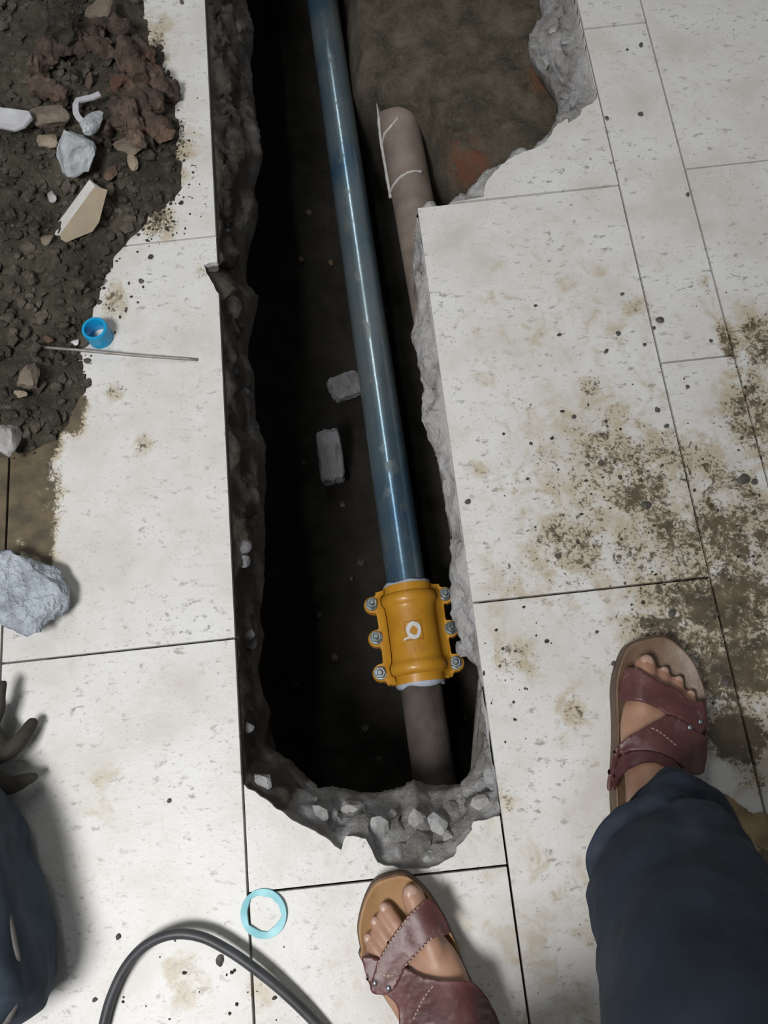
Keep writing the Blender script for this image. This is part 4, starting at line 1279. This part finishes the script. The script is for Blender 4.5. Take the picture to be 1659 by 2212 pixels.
# sandals
def down(x, y):
    h = bbvh.ray_cast(Vector((x, y, .16)), Vector((0, 0, -1)))
    return h[0].z if h[0] is not None else 0
def sandal(f, straps, stitches, rivets, label, bed='footbed'):
    out = f.out; n = len(out)
    verts, faces = [], []
    prof = [(1.0, .0), (1.0, .006), (.985, .010), (1.0, .014), (1.0, SOLE_T - .003), (.985, SOLE_T)]
    cx = sum(p[0] for p in out) / n; cy = sum(p[1] for p in out) / n
    for k, z in prof: verts += [f.w(cx + (x - cx) * k, cy + (y - cy) * k, z) for x, y in out]
    for j in range(len(prof) - 1):
        for q in range(n): faces.append((j * n + q, j * n + (q + 1) % n, (j + 1) * n + (q + 1) % n, (j + 1) * n + q))
    faces.append(tuple(range(n))[::-1]); faces.append(tuple((len(prof) - 1) * n + q for q in range(n)))
    s = pmesh('sandal', verts, faces, MAT['sole'], person)
    s['label'] = label
    # footbed: slightly sunken leather insole with a raised welt
    verts, faces = [], []
    prof = [(.975, SOLE_T - .001), (.97, SOLE_T + .0035), (.945, SOLE_T + .0038), (.925, SOLE_T + .0014), (.5, SOLE_T + .0008)]
    for k, z in prof: verts += [f.w(cx + (x - cx) * k, cy + (y - cy) * k, z) for x, y in out]
    for j in range(len(prof) - 1):
        for q in range(n): faces.append((j * n + q, j * n + (q + 1) % n, (j + 1) * n + (q + 1) % n, (j + 1) * n + q))
    faces.append(tuple((len(prof) - 1) * n + q for q in range(n)))
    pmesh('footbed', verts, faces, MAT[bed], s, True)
    world_out = [f.w(x, y, 0) for x, y in out]
    disk = [(r * math.cos(a), r * math.sin(a)) for r in (.0035, .007) for a in np.linspace(0, 2 * math.pi, 11)[:-1]]
    memo = {}
    def surf(x, y):
        k = (round(x * 1000), round(y * 1000))
        if k not in memo: memo[k] = max(down(x, y), SOLE_T + .002, *(down(x + dx, y + dy) for dx, dy in disk))
        return memo[k]
    def place(px, py, lift=.0):
        z = .055
        for _ in range(4):
            p = P(px, py, z); z = .5 * z + .5 * (surf(p.x, p.y) + .002 + lift)
        return P(px, py, z)
    sv, sf = [], []
    for (nm, poly, lift, mt) in straps:
        b2 = []
        L = [Vector(p) for p in poly]
        for i in range(len(L)):
            a, b = L[i], L[(i + 1) % len(L)]; m = max(1, int((b - a).length / 5))
            for k in range(m): b2.append(a.lerp(b, k / m))
        # smooth the traced outline a little
        for _ in range(2): b2 = [(b2[i - 1] + b2[i] * 2 + b2[(i + 1) % len(b2)]) / 4 for i in range(len(b2))]
        xs = [p.x for p in b2]; ys = [p.y for p in b2]
        pts = list(b2); ne = len(b2)
        gx = min(xs)
        while gx < max(xs):
            gy = min(ys)
            while gy < max(ys):
                q = Vector((gx + random.uniform(-.6, .6), gy + random.uniform(-.6, .6)))
                if inside(q, b2) and min((q - e).length for e in b2) > 3: pts.append(q)
                gy += 5.5
            gx += 5.5
        v2, e2, f2, *_ = delaunay_2d_cdt(pts, [(i, (i + 1) % ne) for i in range(ne)], [], 0, 1e-4)
        v3 = [place(p.x, p.y, lift) for p in v2]
        f3 = [tuple(q) for q in f2 if inside(sum((v2[i] for i in q), Vector((0, 0))) / len(q), b2)]
        # relax heights
        adj = [set() for _ in v3]
        for q in f3:
            for i in q: adj[i].update(j for j in q if j != i)
        for _ in range(14):
            nz = [max(p.z * .35, 0) + .65 * sum(v3[j].z for j in adj[i]) / len(adj[i]) if adj[i] else p.z for i, p in enumerate(v3)]
            for i in range(len(v3)):
                z = max(nz[i], down(v3[i].x, v3[i].y) + .0012 + lift * .5, SOLE_T + .003); v3[i] = P(v2[i].x, v2[i].y, z)
        o = pmesh(nm, v3, f3, MAT[mt], s, True)
        so = o.modifiers.new('t', 'SOLIDIFY'); so.thickness = .0026; so.offset = 1
        if o.data.polygons and sum(p.normal.z for p in o.data.polygons) < 0: so.offset = -1
        b0 = len(sv); sv.extend(v3); sf.extend(tuple(i + b0 for i in q) for q in f3)
    sbv = BVHTree.FromPolygons(sv, sf)
    def on_strap(px, py, up):
        h = sbv.ray_cast(Vector((0, 0, CAM_H)), ray(px, py).normalized())
        p = h[0] if h[0] is not None else place(px, py, .003)
        return p + Vector((0, 0, up))
    sb = None
    for path in stitches:
        L = []
        for i in range(len(path) - 1):
            a, b = Vector(path[i]), Vector(path[i + 1]); m = max(1, int((b - a).length / 3))
            for k in range(m): L.append(a.lerp(b, k / m))
        bm = bmesh.new()
        for i in range(0, len(L) - 2, 3):
            a, b = on_strap(L[i].x, L[i].y, .0030), on_strap(L[i + 2].x, L[i + 2].y, .0030)
            g = bmesh.ops.create_cone(bm, segments=6, radius1=.0007, radius2=.0007, depth=(b - a).length * .95, cap_ends=True)
            m = (b - a).to_track_quat('Z', 'Y').to_matrix().to_4x4(); m.translation = (a + b) / 2 - person.location
            bmesh.ops.transform(bm, matrix=m, verts=g['verts'])
        o = bm_obj('stitching', bm, MAT['stitch'], s)
    for (px, py) in rivets:
        p = on_strap(px, py, .0030)
        bm = bmesh.new(); bmesh.ops.create_uvsphere(bm, u_segments=14, v_segments=8, radius=.0030)
        for v in bm.verts: v.co.z *= .55; v.co += p - person.location
        bm_obj('rivet', bm, MAT['steel'], s, True)
    return s
def zl(pts): return [(740 + .217 * x, 1840 + .217 * y) for x, y in pts]
def zr(pts): return [(1280 + .1808 * x, 1350 + .1808 * y) for x, y in pts]
MAT['lining'] = simple('dark_red_lining', [(0.05, 0.014, 0.014), (0.09, 0.025, 0.025)], 25, 0.6)
sandal(FL, [
    ('side_strap', zl([(185, 1030), (350, 1055), (400, 1150), (360, 1330), (300, 1400), (225, 1190)]), 0, 'leather'),
    ('vamp', zl([(560, 1150), (640, 1150), (700, 1195), (800, 1245), (900, 1265), (1000, 1280), (1290, 1285), (1395, 1400), (1490, 1560), (1540, 1680), (1600, 1800), (1640, 1950), (700, 1950), (570, 1800), (562, 1560), (520, 1480), (450, 1430), (400, 1400), (430, 1250)]), 0, 'leather'),
    ('front_strap', zl([(770, 520), (850, 450), (930, 520), (1000, 640), (1045, 735), (1080, 805), (1010, 840), (900, 848), (800, 950), (700, 1060), (625, 1140), (610, 1190), (545, 1330), (480, 1400), (410, 1425), (300, 1412), (270, 1350), (310, 1220), (345, 1090), (420, 960), (520, 800), (640, 640)]), .0026, 'leather'),
    ], [zl([(355, 1095), (430, 965), (530, 805), (650, 645), (790, 515)]), zl([(625, 1130), (700, 1050), (800, 940), (900, 838)]), zl([(900, 1330), (840, 1400), (790, 1480), (740, 1580), (690, 1700)]),
        zl([(360, 1200), (430, 1215), (520, 1235)]), zl([(370, 1180), (440, 1240), (540, 1215)])],
    zl([(325, 1300), (460, 1350)]), 'maroon leather sandal on the left foot')
sandal(FR, [
    ('ankle_lining', zr([(330, 1560), (500, 1500), (640, 1500), (800, 1530), (950, 1600), (1080, 1740), (1000, 1850), (930, 1720), (750, 1640), (600, 1650), (450, 1710), (340, 1810), (250, 1990), (235, 1900), (285, 1700)]), 0, 'lining'),
    ('heel_strap', zr([(285, 1430), (320, 1430), (318, 1560), (290, 1680), (245, 1850), (215, 2000), (165, 1985), (175, 1850), (230, 1620)]), .001, 'leather'),
    ('rear_strap', zr([(890, 1070), (1000, 1110), (1150, 1200), (1250, 1290), (1362, 1330), (1345, 1600), (1312, 1780), (1200, 1800), (1090, 1740), (1040, 1670), (900, 1580), (750, 1525), (620, 1505), (500, 1505), (390, 1530), (318, 1565), (308, 1420), (440, 1330), (560, 1260), (700, 1180), (800, 1130)]), .0012, 'leather'),
    ('front_strap', zr([(390, 515), (480, 510), (560, 530), (640, 590), (740, 660), (860, 720), (950, 740), (1050, 800), (1100, 880), (1200, 940), (1290, 900), (1345, 1000), (1370, 1180), (1330, 1270), (1250, 1312), (1150, 1260), (1000, 1140), (890, 1070), (750, 985), (640, 935), (520, 905), (380, 912), (305, 892), (340, 680)]), .0026, 'leather'),
    ], [zr([(690, 1230), (780, 1270), (860, 1330), (930, 1390), (1000, 1450)])], zr([(1280, 1160), (1155, 1225)]), 'muddy maroon leather sandal on the right foot', 'shaded_muddy_footbed')

# trousers: cloth tubes around both legs joined at the hips
def trouser_tube(sections, seed, front, slant, seg=120, sub=18):
    """sections: (centre, radius across, radius deep)"""
    cs = catmull([Vector(c) for c, a, b in sections], sub); m = len(cs)
    pos = [i / (m - 1) * (len(sections) - 1) for i in range(m)]
    ra = [float(np.interp(p, range(len(sections)), [s[1] for s in sections])) for p in pos]
    rb = [float(np.interp(p, range(len(sections)), [s[2] for s in sections])) for p in pos]
    rings = []
    for i, c in enumerate(cs):
        t = (cs[min(i + 1, m - 1)] - cs[max(i - 1, 0)]).normalized()
        b = (front - t * front.dot(t)).normalized(); a = b.cross(t).normalized()
        h = pos[i]
        ring = []
        for k in range(seg):
            th = 2 * math.pi * k / seg; ct, st = math.cos(th), math.sin(th)
            q = Vector((ct * 1.2, st * 1.2, h * .9 + seed))
            # slanting folds bunching near the hem, broad ones above
            f = noise.noise(Vector((ct * 1.5 + h * .8, st * 1.5 - h * .5, h * 1.6 + seed))) * .13
            f += (.5 - abs(noise.noise(Vector((ct * 1.1 - h, st * 1.1 + h * .6, h * 2.4 + seed * 2))))) * .22 * math.exp(-((h - .9) / 1.2) ** 2)
            f += noise.noise(q * 3.2) * .022
            w = h + .35 * ct + .18 * noise.noise(Vector((ct, st, seed)))      # cloth stacked in rings above the hem
            f += .075 * math.exp(-((w - .55) / .22) ** 2) - .085 * math.exp(-((w - .95) / .13) ** 2) + .05 * math.exp(-((w - 1.3) / .25) ** 2) - .035 * math.exp(-((w - 1.75) / .16) ** 2)
            lift = slant[0] * max(0, ct * slant[1]) ** 1.2 * max(0, 1 - h / 1.2) - .012 * max(0, st) * max(0, 1 - h)
            ring.append(c + (a * ct * ra[i] + b * st * rb[i]) * (1 + f) + t * lift)
        rings.append(ring)
    c0 = cs[0]; up = (cs[1] - cs[0]).normalized()
    inner = [[c0 + (p - c0) * .90 + up * .05 for p in rings[0]], [c0 + (p - c0) * .945 + up * .002 for p in rings[0]]]
    lip = [c0 + (p - c0) * .985 - up * .0015 for p in rings[0]]
    rings = inner + [lip] + rings
    n = seg; verts = [p for r in rings for p in r]; faces = []
    for i in range(len(rings) - 1):
        for k in range(n): faces.append((i * n + k, i * n + (k + 1) % n, (i + 1) * n + (k + 1) % n, (i + 1) * n + k))
    return verts, faces
hem_r = Vector((.240, -.100, .140))
secR = [(hem_r, .063, .068), ((.228, -.122, .195), .069, .070), ((.212, -.155, .270), .072, .072), ((.196, -.203, .353), .080, .080), ((.180, -.275, .46), .086, .086), ((.145, -.36, .66), .098, .098), ((.10, -.45, .87), .12, .12), ((.03, -.44, .97), .15, .12)]
secL = [(LA + Vector((0, -.03, .03)), .063, .066), (LA.lerp(KL, .35), .068, .068), (LA.lerp(KL, .7), .074, .074), (KL, .082, .082), (KL.lerp(HIPL, .5), .096, .096), (HIPL, .118, .118), ((.02, -.44, .97), .15, .12)]
v1, f1 = trouser_tube(secR, 3.1, Vector((.22, .97, 0)), (.075, -1))
v2, f2 = trouser_tube(secL, 8.7, Vector((-.2, .97, 0)), (.03, 1))
off = len(v1)
tr = pmesh('trousers', v1 + v2, f1 + [tuple(i + off for i in q) for q in f2], MAT['navy'], person, True)
tr['label'] = 'navy cloth trousers with a dusty folded hem'

# upper body bent forward over the trench (out of the picture, it shades the right foot)
MAT['shirt'] = navy('grey_shirt_cloth', (0.05, 0.06, 0.07), (0.08, 0.09, 0.10), (0.12, 0.13, 0.14))
WST = (HIPL + HIPR) / 2 + Vector((0, .03, .10)); CHE = WST + Vector((.0, .10, .28)); SHO = WST + Vector((0, .16, .44))
tp = []
rings = []
for k in range(15):
    u = k / 14; c = WST.lerp(CHE, min(1, u * 1.6)) if u < .625 else CHE.lerp(SHO, (u - .625) / .375)
    w = float(np.interp(u, [0, .3, .6, .85, 1], [.165, .17, .19, .20, .10])); d = float(np.interp(u, [0, .3, .6, .85, 1], [.125, .12, .125, .10, .06]))
    ax = Vector((0, -.30, .12)).normalized(); fr = Vector((0, .94, -.34))
    rings.append([c + Vector((1, 0, 0)) * math.cos(2 * math.pi * q / 40) * w + fr * math.sin(2 * math.pi * q / 40) * d + noise.noise_vector(c * 9 + Vector((math.cos(q / 6.4), math.sin(q / 6.4), 0))) * .012 for q in range(40)])
parts = [loft(rings)]
for sx in (-1, 1):
    sh = SHO + Vector((.185 * sx, -.03, -.06))
    parts.append(limb([sh, sh + Vector((.05 * sx, -.02, -.14)), sh + Vector((.035 * sx, .03, -.27))], [.06, .055, .052], 20))
me = remeshed(parts, .008, 3)
me.transform(pinv)
o = link_mesh('shirt', me, MAT['shirt'], person, True)
